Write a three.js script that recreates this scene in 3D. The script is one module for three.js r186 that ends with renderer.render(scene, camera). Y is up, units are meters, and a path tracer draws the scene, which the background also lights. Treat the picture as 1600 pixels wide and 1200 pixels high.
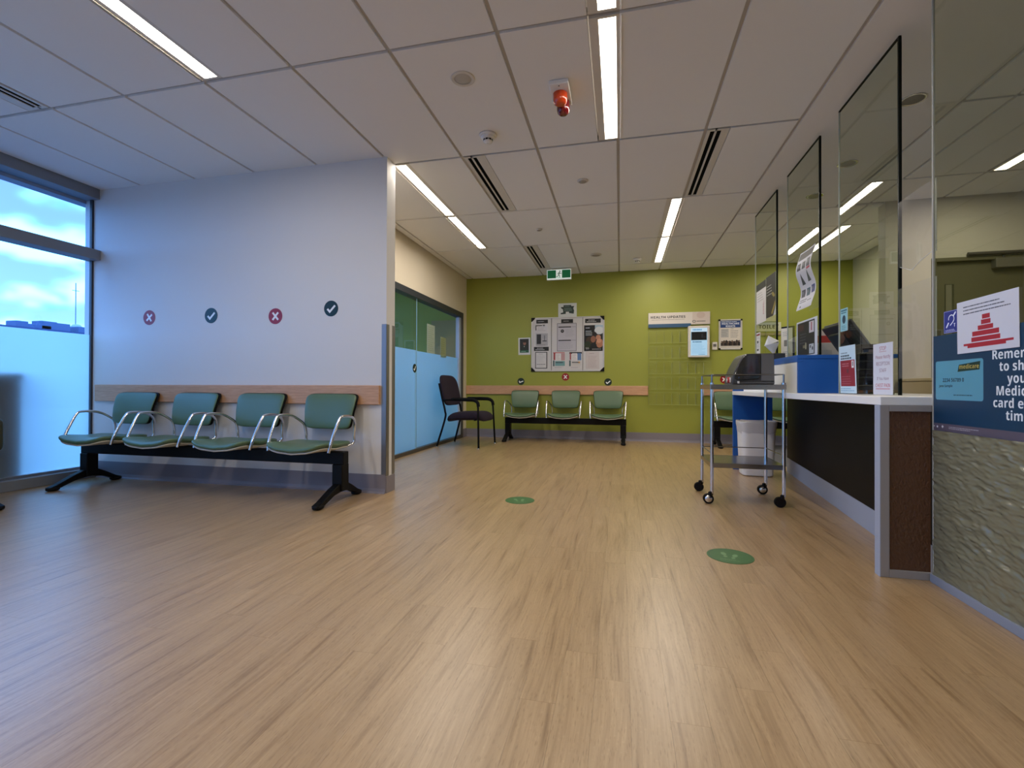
import * as THREE from 'three';
import { RoundedBoxGeometry } from 'three/addons/geometries/RoundedBoxGeometry.js';
import { mergeGeometries, mergeVertices } from 'three/addons/utils/BufferGeometryUtils.js';
import { RectAreaLightUniformsLib } from 'three/addons/lights/RectAreaLightUniformsLib.js';
import { createNoise3D, createNoise4D } from 'simplex-noise';

// ---------------------------------------------------------------- camera, sky, light levels
const scene = new THREE.Scene();
const EYE = 0.84, CEIL = 2.644;
const camera = new THREE.PerspectiveCamera(2 * Math.atan(600 / 734.4) * 180 / Math.PI, 1600 / 1200, 0.05, 400);
camera.position.set(0, EYE, 0);
camera.rotation.set(0.0054, 0.2256, 0.0031, 'YXZ');
scene.add(camera);
const renderer = new THREE.WebGLRenderer({ antialias: true });
renderer.toneMapping = THREE.LinearToneMapping;
renderer.toneMappingExposure = 1.35;
renderer.shadowMap.enabled = true;
RectAreaLightUniformsLib.init();
const LAMP = 36, LAMP_COLOR = [1.0, 0.91, 0.80], SKY = 1.2;

function mulberry(a) { return () => { a = (a + 0x6d2b79f5) | 0; let t = Math.imul(a ^ (a >>> 15), 1 | a); t = (t + Math.imul(t ^ (t >>> 7), 61 | t)) ^ t; return ((t ^ (t >>> 14)) >>> 0) / 4294967296; }; }
const rnd = mulberry(7);
const n3 = createNoise3D(mulberry(11)), n4 = createNoise4D(mulberry(23));
const fbm3 = (x, y, z, o = 5) => { let s = 0, a = 0.5; for (let i = 0; i < o; i++) { s += a * n3(x, y, z); x *= 2.02; y *= 2.02; z *= 2.02; a *= 0.5; } return s; };
const sm = (a, b, x) => { x = Math.min(1, Math.max(0, (x - a) / (b - a))); return x * x * (3 - 2 * x); };
const mix = (a, b, t) => a + (b - a) * t;

{ // a broken layer of bright cloud over blue, the same all round
  const W = 1024, H = 512, data = new Float32Array(W * H * 4);
  for (let r = 0; r < H; r++) for (let c = 0; c < W; c++) {
    const el = ((r + 0.5) / H - 0.5) * Math.PI, az = ((c + 0.5) / W - 0.5) * 2 * Math.PI;
    const x = Math.cos(az) * Math.cos(el), y = Math.sin(el), z = Math.sin(az) * Math.cos(el), o = (r * W + c) * 4;
    const up = Math.max(y, 0), k = 1 / (up + 0.22);
    const cx = x * k, cz = z * k;
    const wx = 0.25 * fbm3(cx * 2, cz * 2, 7.7, 3), cloud = sm(-0.13, 0.16, fbm3(cx * 2.2 + 3 + wx, cz * 2.2 - wx, 0.3, 7));
    const dark = sm(-0.02, 0.34, fbm3(cx * 2.6 + 9 + wx, cz * 2.6 + 4, 5.1, 6));
    const hz = Math.exp(-up * 5);
    const blue = [mix(0.15, 0.38, hz), mix(0.34, 0.85, hz), mix(1.2, 2.4, hz)];
    const white = [mix(0.62, 0.20, dark), mix(1.9, 0.62, dark), mix(4.2, 1.9, dark)];
    for (let i = 0; i < 3; i++) data[o + i] = y < 0 ? [0.12, 0.28, 0.55][i] : mix(blue[i], white[i], cloud);
    data[o + 3] = 1;
  }
  const t = new THREE.DataTexture(data, W, H, THREE.RGBAFormat, THREE.FloatType);
  t.mapping = THREE.EquirectangularReflectionMapping; t.magFilter = t.minFilter = THREE.LinearFilter; t.needsUpdate = true;
  scene.background = t; scene.backgroundIntensity = SKY;
}

// ---------------------------------------------------------------- helpers
const V = (x, y, z) => new THREE.Vector3(x, y, z);
function clean(g) {
  if (g.index) g = g.toNonIndexed();
  for (const k of Object.keys(g.attributes)) if (!['position', 'normal', 'uv'].includes(k)) g.deleteAttribute(k);
  if (!g.attributes.uv) g.setAttribute('uv', new THREE.BufferAttribute(new Float32Array(g.attributes.position.count * 2), 2));
  if (!g.attributes.normal) g.computeVertexNormals();
  g.clearGroups();
  return g;
}
const merge = (l) => (Array.isArray(l) ? (l.length === 1 ? clean(l[0]) : mergeGeometries(l.map(clean))) : l);
function metres(g) { // uv in metres along the face's own plane
  g = clean(g);
  const p = g.attributes.position, n = g.attributes.normal, u = g.attributes.uv;
  for (let i = 0; i < p.count; i++) {
    const ax = Math.abs(n.getX(i)), ay = Math.abs(n.getY(i)), az = Math.abs(n.getZ(i));
    if (ay >= ax && ay >= az) u.setXY(i, p.getX(i), p.getZ(i)); else if (ax >= az) u.setXY(i, p.getZ(i), p.getY(i)); else u.setXY(i, p.getX(i), p.getY(i));
  }
  return g;
}
const bx = (w, h, d, x = 0, y = 0, z = 0) => new THREE.BoxGeometry(w, h, d).translate(x, y, z);
const span = (x0, x1, y0, y1, z0, z1) => bx(x1 - x0, y1 - y0, Math.abs(z1 - z0), (x0 + x1) / 2, (y0 + y1) / 2, (z0 + z1) / 2);
const rb = (w, h, d, r, x = 0, y = 0, z = 0) => new RoundedBoxGeometry(w, h, d, 2, Math.min(r, w / 2.01, h / 2.01, d / 2.01)).translate(x, y, z);
const rspan = (x0, x1, y0, y1, z0, z1, r = 0.003) => rb(x1 - x0, y1 - y0, Math.abs(z1 - z0), r, (x0 + x1) / 2, (y0 + y1) / 2, (z0 + z1) / 2);
function cyl(a, b, r0, r1 = r0, seg = 16) {
  const d = b.clone().sub(a), g = new THREE.CylinderGeometry(r1, r0, d.length(), seg);
  g.applyQuaternion(new THREE.Quaternion().setFromUnitVectors(V(0, 1, 0), d.clone().normalize()));
  return g.translate((a.x + b.x) / 2, (a.y + b.y) / 2, (a.z + b.z) / 2);
}
const tube = (pts, r, seg = 32, rad = 10, closed = false, tension = 0.5) => new THREE.TubeGeometry(new THREE.CatmullRomCurve3(pts, closed, 'catmullrom', tension), seg, r, rad, closed);
function rail(pts, r, bend = 0.03, rad = 10) { // straight runs with rounded corners
  const path = new THREE.CurvePath();
  let from = pts[0].clone();
  for (let i = 1; i < pts.length; i++) {
    if (i === pts.length - 1) { path.add(new THREE.LineCurve3(from, pts[i])); break; }
    const a = pts[i].clone().add(pts[i - 1].clone().sub(pts[i]).setLength(bend)), b = pts[i].clone().add(pts[i + 1].clone().sub(pts[i]).setLength(bend));
    path.add(new THREE.LineCurve3(from, a)); path.add(new THREE.QuadraticBezierCurve3(a, pts[i], b)); from = b;
  }
  return new THREE.TubeGeometry(path, pts.length * 14, r, rad, false);
}
const lathe = (pts, seg = 28) => new THREE.LatheGeometry(pts.map((p) => new THREE.Vector2(p[0], p[1])), seg);
function ext(pts, depth, bevel = 0.002, curve = 1) {
  const s = Array.isArray(pts) ? new THREE.Shape(pts.map((p) => new THREE.Vector2(p[0], p[1]))) : pts;
  const g = new THREE.ExtrudeGeometry(s, { depth: depth - 2 * bevel, bevelEnabled: bevel > 0, bevelThickness: bevel, bevelSize: bevel, bevelOffset: -bevel, bevelSegments: 2, curveSegments: 12 * curve });
  return g.translate(0, 0, -depth / 2 + bevel);
}
function pad(a, b, c, e1, e2, f, nu = 40, nv = 20) { // soft rounded cushion: half sizes a (x), b (y), c (z)
  const g = new THREE.SphereGeometry(1, nu, nv), p = g.attributes.position, pw = (v, e) => Math.sign(v) * Math.pow(Math.abs(v), e);
  for (let i = 0; i < p.count; i++) {
    const y = Math.max(-1, Math.min(1, p.getY(i))), r = Math.sqrt(Math.max(0, 1 - y * y)), h = Math.hypot(p.getX(i), p.getZ(i)) || 1;
    const co = pw(p.getX(i) / h, e2), si = pw(p.getZ(i) / h, e2), rr = pw(r, e1);
    const q = V(a * rr * co, b * pw(y, e1), c * rr * si);
    if (f) f(q);
    p.setXYZ(i, q.x, q.y, q.z);
  }
  g.deleteAttribute('normal'); g.deleteAttribute('uv');
  const m = mergeVertices(g, 1e-5); m.computeVertexNormals();
  return m;
}
const used = {};
function numbered(name) { const k = (used[name] = (used[name] ?? -1) + 1); return k ? name + '_' + String(k).padStart(3, '0') : name; }
function mesh(name, geo, mat, parent) {
  const m = new THREE.Mesh(merge(geo), mat); m.name = parent === scene ? numbered(name) : name; m.castShadow = m.receiveShadow = true; parent.add(m); return m;
}
function tag(o, category, label, group) { o.userData.category = category; o.userData.label = label; if (group) o.userData.group = group; return o; }
function thing(name, category, label, [x, y, z] = [0, 0, 0], turn = 0, group) {
  const o = new THREE.Group(); o.name = numbered(name); scene.add(o); o.position.set(x, y, z); o.rotation.y = turn; return tag(o, category, label, group);
}
function part(parent, name, geo, mat, label) { const m = mesh(name, geo, mat, parent); if (label) m.userData.label = label; return m; }
function count(parent, name) { let n = 0; parent.children.forEach((c) => { if (c.name.replace(/_\d{3}$/, '') === name) n++; }); return n ? name + '_' + String(n).padStart(3, '0') : name; }
function piece(parent, name, geo, mat) { return part(parent, count(parent, name), geo, mat); }
function struct(name, geo, mat) { const m = mesh(name, geo, mat, scene); m.userData.kind = 'structure'; return m; }
function structGroup(name) { const o = new THREE.Group(); o.name = numbered(name); o.userData.kind = 'structure'; scene.add(o); return o; }
function copy(root, label, [x, y, z], turn = 0) {
  const c = root.clone(); c.name = numbered(root.name.replace(/_\d{3}$/, '')); c.userData = { ...root.userData, label }; c.position.set(x, y, z); c.rotation.y = turn; scene.add(c); return c;
}

// ---------------------------------------------------------------- materials
const S = (color, roughness = 0.6, o = {}) => new THREE.MeshStandardMaterial({ color: Array.isArray(color) ? new THREE.Color().setRGB(...color) : color, roughness, ...o });
const P = (color, roughness = 0.6, o = {}) => new THREE.MeshPhysicalMaterial({ color: Array.isArray(color) ? new THREE.Color().setRGB(...color) : color, roughness, ...o });
function texture(w, h, f, srgb = true) { // f(x, y) -> [r, g, b] 0..255
  const d = new Uint8Array(w * h * 4);
  for (let y = 0; y < h; y++) for (let x = 0; x < w; x++) { const c = f(x, y), o = (y * w + x) * 4; d[o] = c[0]; d[o + 1] = c[1]; d[o + 2] = c[2]; d[o + 3] = 255; }
  const t = new THREE.DataTexture(d, w, h); t.wrapS = t.wrapT = THREE.RepeatWrapping; t.magFilter = THREE.LinearFilter; if (srgb) t.colorSpace = THREE.SRGBColorSpace; t.needsUpdate = true; return t;
}
const clampB = (v) => Math.max(0, Math.min(255, v));
function canvasTexture(w, h, draw) {
  const c = document.createElement('canvas'); c.width = w; c.height = h; const g = c.getContext('2d'); draw(g, w, h);
  const t = new THREE.CanvasTexture(c); t.colorSpace = THREE.SRGBColorSpace; return t;
}
// loop noise: periodic in both directions
const loop2 = (u, v, fu, fv, seed) => { const a = u * 2 * Math.PI, b = v * 2 * Math.PI, R = fu / (2 * Math.PI), Q = fv / (2 * Math.PI); return n4(Math.cos(a) * R + seed, Math.sin(a) * R, Math.cos(b) * Q + seed * 1.7, Math.sin(b) * Q); };
const oakTex = texture(512, 1024, (x, y) => { // 0.77 m across the grain by 2.4 m along it
  const u = x / 512, v = y / 1024;
  const warp = 0.012 * loop2(u, v, 5, 6, 4) + 0.02 * loop2(u, v, 2, 3, 8);
  const broad = loop2(u + warp, v, 16, 4, 1), mid = loop2(u + warp, v, 60, 8, 2), fine = loop2(u + warp * 0.6, v, 170, 20, 3);
  const pore = Math.max(0, loop2(u + warp * 0.5, v, 340, 60, 6) - 0.35), fleck = Math.max(0, loop2(u, v, 60, 160, 9) - 0.45);
  const t = 0.48 * broad + 0.42 * mid + 0.3 * fine;
  const d = 29 * t - 52 * pore + 14 * fleck - 46 * Math.max(0, mid * broad);
  return [clampB(171 + d), clampB(142 + d * 1.02), clampB(103 + d)];
});
const oakBump = texture(256, 512, (x, y) => { const u = x / 256, v = y / 512, a = 128 + 55 * loop2(u, v, 160, 14, 5) + 60 * loop2(u, v, 60, 120, 12); return [a, a, a].map(clampB); }, false);
oakTex.repeat.set(1 / 0.77, 1 / 2.4); oakBump.repeat.set(1 / 0.77, 1 / 2.4);
const plaster = texture(256, 256, (x, y) => { const u = x / 256, v = y / 256, a = 128 + 60 * loop2(u, v, 40, 40, 2) + 50 * loop2(u, v, 90, 90, 5); return [a, a, a].map(clampB); }, false);
plaster.repeat.set(4, 4);
const speck = texture(256, 256, (x, y) => { const a = 128 + 110 * (mulberry(x * 7919 + y * 104729)() - 0.5); return [a, a, a]; }, false);
speck.repeat.set(3, 3);
const beech = texture(512, 128, (x, y) => { const u = x / 512, v = y / 128, d = 12 * loop2(u, v, 5, 22, 3) + 9 * loop2(u, v, 14, 60, 7) - 22 * Math.max(0, loop2(u, v, 60, 90, 9) - 0.5); return [clampB(204 + d), clampB(158 + d), clampB(122 + d)]; });
beech.repeat.set(1, 4);

const M = {
  wall: S([0.74, 0.73, 0.725], 0.62, { bumpMap: plaster, bumpScale: 0.0006 }),
  cream: S([0.74, 0.66, 0.52], 0.62, { bumpMap: plaster, bumpScale: 0.0006 }),
  green: S([0.315, 0.335, 0.045], 0.5, { bumpMap: plaster, bumpScale: 0.0006 }),
  tile: S([0.84, 0.825, 0.81], 0.9, { bumpMap: speck, bumpScale: 0.0004 }),
  bar: S([0.50, 0.475, 0.45], 0.6),
  plasterboard: S([0.80, 0.77, 0.74], 0.85),
  skirting: S([0.235, 0.215, 0.25], 0.5),
  beech: S(0xffffff, 0.42, { map: beech }),
  alu: S([0.42, 0.44, 0.47], 0.38, { metalness: 0.85 }),
  aluPaint: S([0.23, 0.25, 0.28], 0.5),
  darkFrame: S([0.035, 0.04, 0.05], 0.45),
  bronze: S([0.10, 0.092, 0.08], 0.42, { metalness: 0.5 }),
  steelGuard: S([0.30, 0.30, 0.31], 0.42, { metalness: 0.9 }),
  chrome: S([0.78, 0.78, 0.8], 0.16, { metalness: 1 }),
  steel: S([0.36, 0.36, 0.36], 0.2, { metalness: 1 }),
  black: P([0.004, 0.004, 0.0045], 0.45, { specularIntensity: 0.35 }),
  blackMatt: P([0.004, 0.004, 0.005], 0.7, { specularIntensity: 0.3 }),
  rubber: P([0.005, 0.005, 0.006], 0.6, { specularIntensity: 0.4 }),
  vinyl: P([0.085, 0.155, 0.075], 0.42, { clearcoat: 0.5, clearcoatRoughness: 0.38 }),
  vinylEdge: S([0.62, 0.58, 0.48], 0.5),
  purple: P([0.012, 0.005, 0.016], 0.92, { sheen: 0.08, sheenColor: new THREE.Color(0.25, 0.15, 0.35), bumpMap: speck, bumpScale: 0.0006 }),
  white: S([0.78, 0.77, 0.76], 0.5),
  whitePlastic: S([0.82, 0.81, 0.80], 0.38),
  offWhite: S([0.68, 0.64, 0.58], 0.5),
  paper: S([0.78, 0.78, 0.77], 0.8),
  laminate: S([0.84, 0.84, 0.83], 0.35),
  greyLam: S([0.33, 0.31, 0.30], 0.4),
  blue: S([0.011, 0.105, 0.42], 0.4),
  darkLam: P([0.006, 0.0045, 0.004], 0.5, { specularIntensity: 0.3 }),
  kick: S([0.37, 0.41, 0.51], 0.4),
  acrylic: P([0.985, 0.99, 0.975], 0.04, { transmission: 1, ior: 1.49, side: THREE.DoubleSide }),
  windowGlass: P([0.93, 0.96, 0.97], 0.0, { transmission: 1, ior: 1.5 }),
  frosted: P([0.80, 0.90, 0.80], 0.96, { transmission: 0.9, ior: 1.45 }),
  tinted: P([0.72, 0.75, 0.66], 0.0, { transmission: 1, ior: 1.5 }),
  glassEdge: P([0.003, 0.006, 0.005], 0.4, { specularIntensity: 0.3 }),
  clearFilm: P([0.94, 0.94, 0.94], 0.06, { transmission: 0.93, ior: 1.45, side: THREE.DoubleSide }),
};

// ---------------------------------------------------------------- room shell
const XW = -4.70, ZW = -3.373, ZWB = -3.513, XE = -1.787, XR = -2.524, ZB = -7.55, XP = 1.33, ZN = 2.5, XO = 4.9, XI = 2.1;

{ // floor: oak-look planks laid towards the green wall, on a slab
  const floor = structGroup('floor');
  part(floor, 'floor_slab', span(-5.0, 5.1, -0.25, -0.004, ZB - 0.2, ZN + 0.2), S([0.09, 0.06, 0.04], 0.9));
  part(floor, 'office_floor', span(1.72, 4.95, -0.004, 0, ZB, ZN), S([0.10, 0.10, 0.11], 0.95));
  const PW = 0.0965, PL = 0.92, gap = 0.0004;
  const tones = [[1, 1, 1], [0.965, 0.955, 0.94], [1.02, 1.01, 0.995], [0.94, 0.925, 0.905], [1.0, 0.985, 0.96], [1.03, 1.03, 1.02]].map((c) => P(c, 0.36, { map: oakTex, bumpMap: oakBump, bumpScale: 0.0002, clearcoat: 0.8, clearcoatRoughness: 0.36 }));
  const shapes = new Map(), all = [];
  const shape = (w, l, v) => {
    const key = w.toFixed(3) + l.toFixed(3) + v;
    if (!shapes.has(key)) {
      const g = bx(w - gap, 0.004, l - gap), u = g.attributes.uv, p = g.attributes.position, du = (v * 0.3719) % 1 * 0.77, dv = (v * 0.6137) % 1 * 2.4;
      for (let i = 0; i < p.count; i++) u.setXY(i, p.getX(i) + du, p.getZ(i) + dv);
      shapes.set(key, g);
    }
    return shapes.get(key);
  };
  for (let c = 0, x = XW; x < 1.715; c++, x += PW) {
    const w = Math.min(PW, 1.72 - x); let z = ZN + 0.0 - (c % 2 ? 0.31 : 0) - rnd() * 0.3, first = true;
    for (let a = ZN; a > ZB + 0.001; ) {
      const b = Math.max(ZB, first ? z : a - PL); first = false;
      all.push({ x: x + w / 2, z: (a + b) / 2, w, l: a - b, v: Math.floor(rnd() * 14), m: Math.floor(rnd() * 6) }); a = b;
    }
  }
  const fwd = V(-Math.sin(0.2256), 0, -Math.cos(0.2256)), right = V(Math.cos(0.2256), 0, -Math.sin(0.2256));
  for (const p of all) { // how large it shows
    const q = V(p.x, -EYE, p.z), d = q.dot(fwd), s = q.dot(right) / d;
    p.seen = d > 0.6 && Math.abs(s) < 1.2 && EYE / d < 0.95 ? p.w * p.l / (d * d * d) : 0;
    if (p.x < XR && p.z < ZWB) p.seen = 0;
  }
  all.sort((a, b) => b.seen - a.seen);
  all.slice(0, 295).forEach((p) => { piece(floor, 'plank', shape(p.w, p.l, p.v), tones[p.m]).position.set(p.x, -0.002, p.z); });
  tones.forEach((m, k) => {
    const rest = all.slice(295).filter((p) => p.m === k).map((p) => shape(p.w, p.l, p.v).clone().translate(p.x, -0.002, p.z));
    const o = piece(floor, 'further_planks', rest, m); o.userData.kind = 'stuff';
  });
}

{ // ceiling: tiles in a grid, plasterboard over the counter
  const ceiling = structGroup('ceiling');
  part(ceiling, 'ceiling_slab', span(-5.0, 5.1, CEIL + 0.06, CEIL + 0.3, ZB - 0.2, ZN + 0.2), M.plasterboard);
  const GX = (i) => -0.0158 + 0.6 * i, GZ = (j) => -(2.307 + 1.2 * j), cut = {};
  for (const [i, j, side, w] of [[-4, -1, 'l', 0.145], [-4, -2, 'l', 0.145], [-4, -3, 'l', 0.145], [-1, 0, 'r', 0.145], [-1, -1, 'r', 0.145], [-1, -2, 'r', 0.145], [-1, -3, 'r', 0.145], [-3, 1, 'l', 0.145], [-3, 2, 'l', 0.145], [0, 2, 'r', 0.145], [0, 3, 'r', 0.145], [-2, 1, 'l', 0.185], [-2, 3, 'l', 0.185], [1, 1, 'l', 0.165], [-7, -1, 'r', 0.185]]) cut[i + ',' + j] = [side, w];
  const tiles = new Map();
  const tile = (x0, x1, z0, z1) => {
    const w = x1 - x0 - 0.022, d = z0 - z1 - 0.022; if (w < 0.02 || d < 0.02) return;
    const key = w.toFixed(3) + ',' + d.toFixed(3); if (!tiles.has(key)) tiles.set(key, metres(rb(w, 0.018, d, 0.002)));
    piece(ceiling, 'ceiling_tile', tiles.get(key), M.tile).position.set((x0 + x1) / 2, CEIL + 0.009, (z0 + z1) / 2);
  };
  const bars = [];
  const barZ = (x, z0, z1) => piece(ceiling, 'grid_bar', [span(x - 0.012, x + 0.012, CEIL + 0.014, CEIL + 0.04, z1, z0)], M.bar);
  const barX = (z, x0, x1) => piece(ceiling, 'grid_bar', [span(x0, x1, CEIL + 0.0145, CEIL + 0.04, z - 0.012, z + 0.012)], M.bar);
  const field = (xs, zs, cuts) => {
    for (let a = 0; a + 1 < xs.length; a++) for (let b = 0; b + 1 < zs.length; b++) {
      let x0 = xs[a], x1 = xs[a + 1]; const c = cuts(a, b); if (c) { if (c[0] === 'l') x0 += c[1] - 0.011; else x1 -= c[1] - 0.011; }
      tile(x0, x1, zs[b], zs[b + 1]);
    }
    xs.forEach((x) => barZ(x, zs[0], zs[zs.length - 1])); zs.forEach((z) => barX(z, xs[0], xs[xs.length - 1]));
  };
  const is = [-7, -6, -5, -4, -3, -2, -1, 0, 1, 2];
  const nearJ = [-4, -3, -2, -1, 0, 1], farJ = [1, 2, 3, 4];
  field([XW + 0.012, ...is.map(GX)], nearJ.map((j) => Math.min(GZ(j), ZN - 0.012)), (a, b) => cut[(a - 8) + ',' + nearJ[b]]);
  const fi = [-4, -3, -2, -1, 0, 1, 2];
  field([XR + 0.012, ...fi.map(GX)], [...farJ.map(GZ), ZB + 0.012], (a, b) => cut[(a - 5) + ',' + farJ[b]]);
  const bz = [-5.3, ...[3, 4].map(GZ), ZB + 0.012];
  field([GX(2), GX(2) + 0.6, 2.384, 2.984, 3.19], bz, (a, b) => (a === 2 && b === 1 ? ['l', 0.145] : null));
  field([XI, 2.384, 2.984, 3.584, 4.184, 4.784], [2.49, 1.29, 0.09, -1.11, -2.31, -3.51, -4.71, -5.25], (a, b) => (a === 2 && b >= 3 && b <= 5 ? ['l', 0.145] : null));
  part(ceiling, 'plasterboard_strip', span(GX(2) + 0.012, XI - 0.012, CEIL, CEIL + 0.05, -5.288, ZN), M.plasterboard);
  part(ceiling, 'recess_room_ceiling', span(-4.9, XR - 0.1, CEIL, CEIL + 0.05, ZB, ZWB), M.plasterboard);
}

// walls
struct('wall_back', metres(span(-5.0, 5.1, 0, CEIL + 0.05, ZB - 0.15, ZB)), M.green);
struct('wall_left', metres(span(-4.86, XE, 0, CEIL + 0.04, ZWB, ZW)), M.wall);
struct('wall_front', metres(span(-5.0, 5.1, 0, CEIL + 0.05, ZN, ZN + 0.15)), M.wall);
{ // recess wall with its glazed sliding screen
  const w = structGroup('wall_recess');
  part(w, 'header', metres(span(XR - 0.12, XR, 2.045, CEIL + 0.04, -7.345, ZWB)), M.cream);
  part(w, 'pier', metres(span(XR - 0.12, XR, 0, CEIL + 0.04, ZB, -7.345)), M.cream);
}
{ // office walls
  struct('wall_right', metres(span(XO, XO + 0.15, 0, CEIL + 0.05, ZB, ZN)), M.cream);
  const w = structGroup('wall_office');
  part(w, 'office_partition', metres(merge([span(2.52, 2.90, 0, CEIL + 0.04, -5.40, -5.27), span(3.82, XO, 0, CEIL + 0.04, -5.40, -5.27), span(2.90, 3.82, 2.075, CEIL + 0.04, -5.40, -5.27)])), S([0.60, 0.56, 0.44], 0.6));
  part(w, 'office_return', metres(span(3.21, 3.33, 0, CEIL + 0.04, ZB, -5.40)), S([0.64, 0.62, 0.50], 0.6));
}
// skirtings
const cove = (x0, x1, z, h, name) => struct(name, [ext([[0, 0], [0.030, 0], [0.012, 0.012], [0.006, 0.035], [0.005, h], [0, h]], x1 - x0, 0).rotateY(-Math.PI / 2).translate((x0 + x1) / 2, 0, z)], M.skirting);
cove(XW, XE, ZW, 0.145, 'baseboard_left'); cove(XR, 3.21, ZB, 0.135, 'baseboard_back');
struct('baseboard_wall_end', [span(XE, XE + 0.006, 0, 0.13, ZWB, ZW)], M.skirting);
struct('baseboard_recess', [span(XR, XR + 0.012, 0, 0.14, ZB, -7.38)], M.skirting);
// timber crash rails
struct('trim_1', metres(rspan(XW + 0.0, -1.832, 0.694, 0.846, ZW, ZW + 0.028, 0.006)), M.beech);
struct('trim_2', metres(rspan(XR + 0.005, 0.425, 0.712, 0.856, ZB, ZB + 0.028, 0.006)), M.beech);
struct('trim_3', metres(rspan(1.215, 2.3, 0.712, 0.856, ZB, ZB + 0.028, 0.006)), M.beech);
// steel corner guards on the end of the wall
struct('trim_4', [rspan(-1.826, XE + 0.003, 0.132, 1.328, ZW, ZW + 0.003, 0.001), rspan(XE, XE + 0.003, 0.132, 1.328, ZW - 0.045, ZW + 0.003, 0.001)], M.steelGuard);
struct('trim_5', [rspan(XE, XE + 0.003, 0.132, 1.328, ZWB, ZWB + 0.045, 0.001), rspan(-1.826, XE + 0.003, 0.132, 1.328, ZWB - 0.003, ZWB, 0.001)], M.steelGuard);

{ // window wall
  const xg = -4.775;
  const build = (name, z0, z1, mulls) => { // z0 near, z1 far
    const w = structGroup(name);
    part(w, 'sill', rspan(xg - 0.06, XW + 0.02, 0, 0.083, z1, z0, 0.004), M.aluPaint);
    part(w, 'bottom_rail', rspan(xg - 0.03, xg + 0.03, 0.083, 0.105, z1, z0, 0.003), M.alu);
    part(w, 'head', rspan(xg - 0.07, XW + 0.012, 2.555, CEIL + 0.03, z1, z0, 0.003), M.aluPaint);
    part(w, 'transom', rspan(xg - 0.05, XW + 0.03, 1.99, 2.083, z1, z0, 0.006), M.aluPaint);
    for (const z of mulls) part(w, count(w, 'mullion'), rspan(xg - 0.012, xg + 0.018, 0.083, 2.56, z - 0.016, z + 0.016, 0.003), M.darkFrame);
    for (let k = 0; k + 1 < mulls.length; k++) {
      const a = mulls[k] - 0.02, b = mulls[k + 1] + 0.02, f = (y0, y1) => new THREE.PlaneGeometry(a - b, y1 - y0).rotateY(Math.PI / 2).translate(xg, (y0 + y1) / 2, (a + b) / 2);
      piece(w, 'clear_pane', f(2.083, 2.555), M.windowGlass); piece(w, 'clear_pane', f(1.305, 1.99), M.windowGlass); piece(w, 'frosted_pane', f(0.105, 1.305), M.frosted);
    }
  };
  build('window_1', ZN, ZW, [ZN - 0.03, 1.0, -0.45, -1.9, ZW - 0.0]);
  build('window_2', ZWB, ZB, [ZWB - 0.02, -4.85, -6.2, ZB + 0.02]);
  struct('soffit', [span(-4.96, -4.85, 2.528, 2.95, ZB, ZN)], S([0.30, 0.34, 0.42], 0.6));
}
{ // glazed sliding screen in the recess
  const d = structGroup('door_1');
  part(d, 'head_frame', rspan(XR - 0.10, XR + 0.012, 1.965, 2.045, -7.345, ZWB - 0.01, 0.003), M.darkFrame);
  part(d, 'jamb', rspan(XR - 0.10, XR + 0.008, 0, 2.045, -7.375, -7.335, 0.003), M.bronze);
  part(d, 'end_stile', rspan(XR - 0.075, XR - 0.02, 0.05, 1.965, -7.335, -7.25, 0.003), S([0.45, 0.52, 0.62], 0.4));
  part(d, 'floor_track', rspan(XR - 0.10, XR + 0.008, 0, 0.045, -7.335, ZWB - 0.01, 0.003), M.bronze);
  const pane = (n, x, z0, z1, y0, y1, m) => piece(d, n, new THREE.PlaneGeometry(z0 - z1, y1 - y0).rotateY(Math.PI / 2).translate(x, (y0 + y1) / 2, (z0 + z1) / 2), m);
  const film = P([0.50, 0.73, 0.68], 0.93, { transmission: 0.9, ior: 1.45 });
  const za = ZWB - 0.01, zb = -5.60, zc = -7.25;
  pane('clear_pane', XR - 0.02, za, zb, 1.30, 1.965, M.windowGlass); pane('frosted_pane', XR - 0.02, za, zb, 0.045, 1.30, film);
  pane('clear_pane', XR - 0.05, zb + 0.04, zc, 1.30, 1.965, M.windowGlass); pane('frosted_pane', XR - 0.05, zb + 0.04, zc, 0.045, 1.30, film);
  part(d, 'pane_edge', span(XR - 0.024, XR - 0.016, 0.045, 1.965, zb - 0.004, zb), S([0.35, 0.55, 0.6], 0.2));
}

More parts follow.
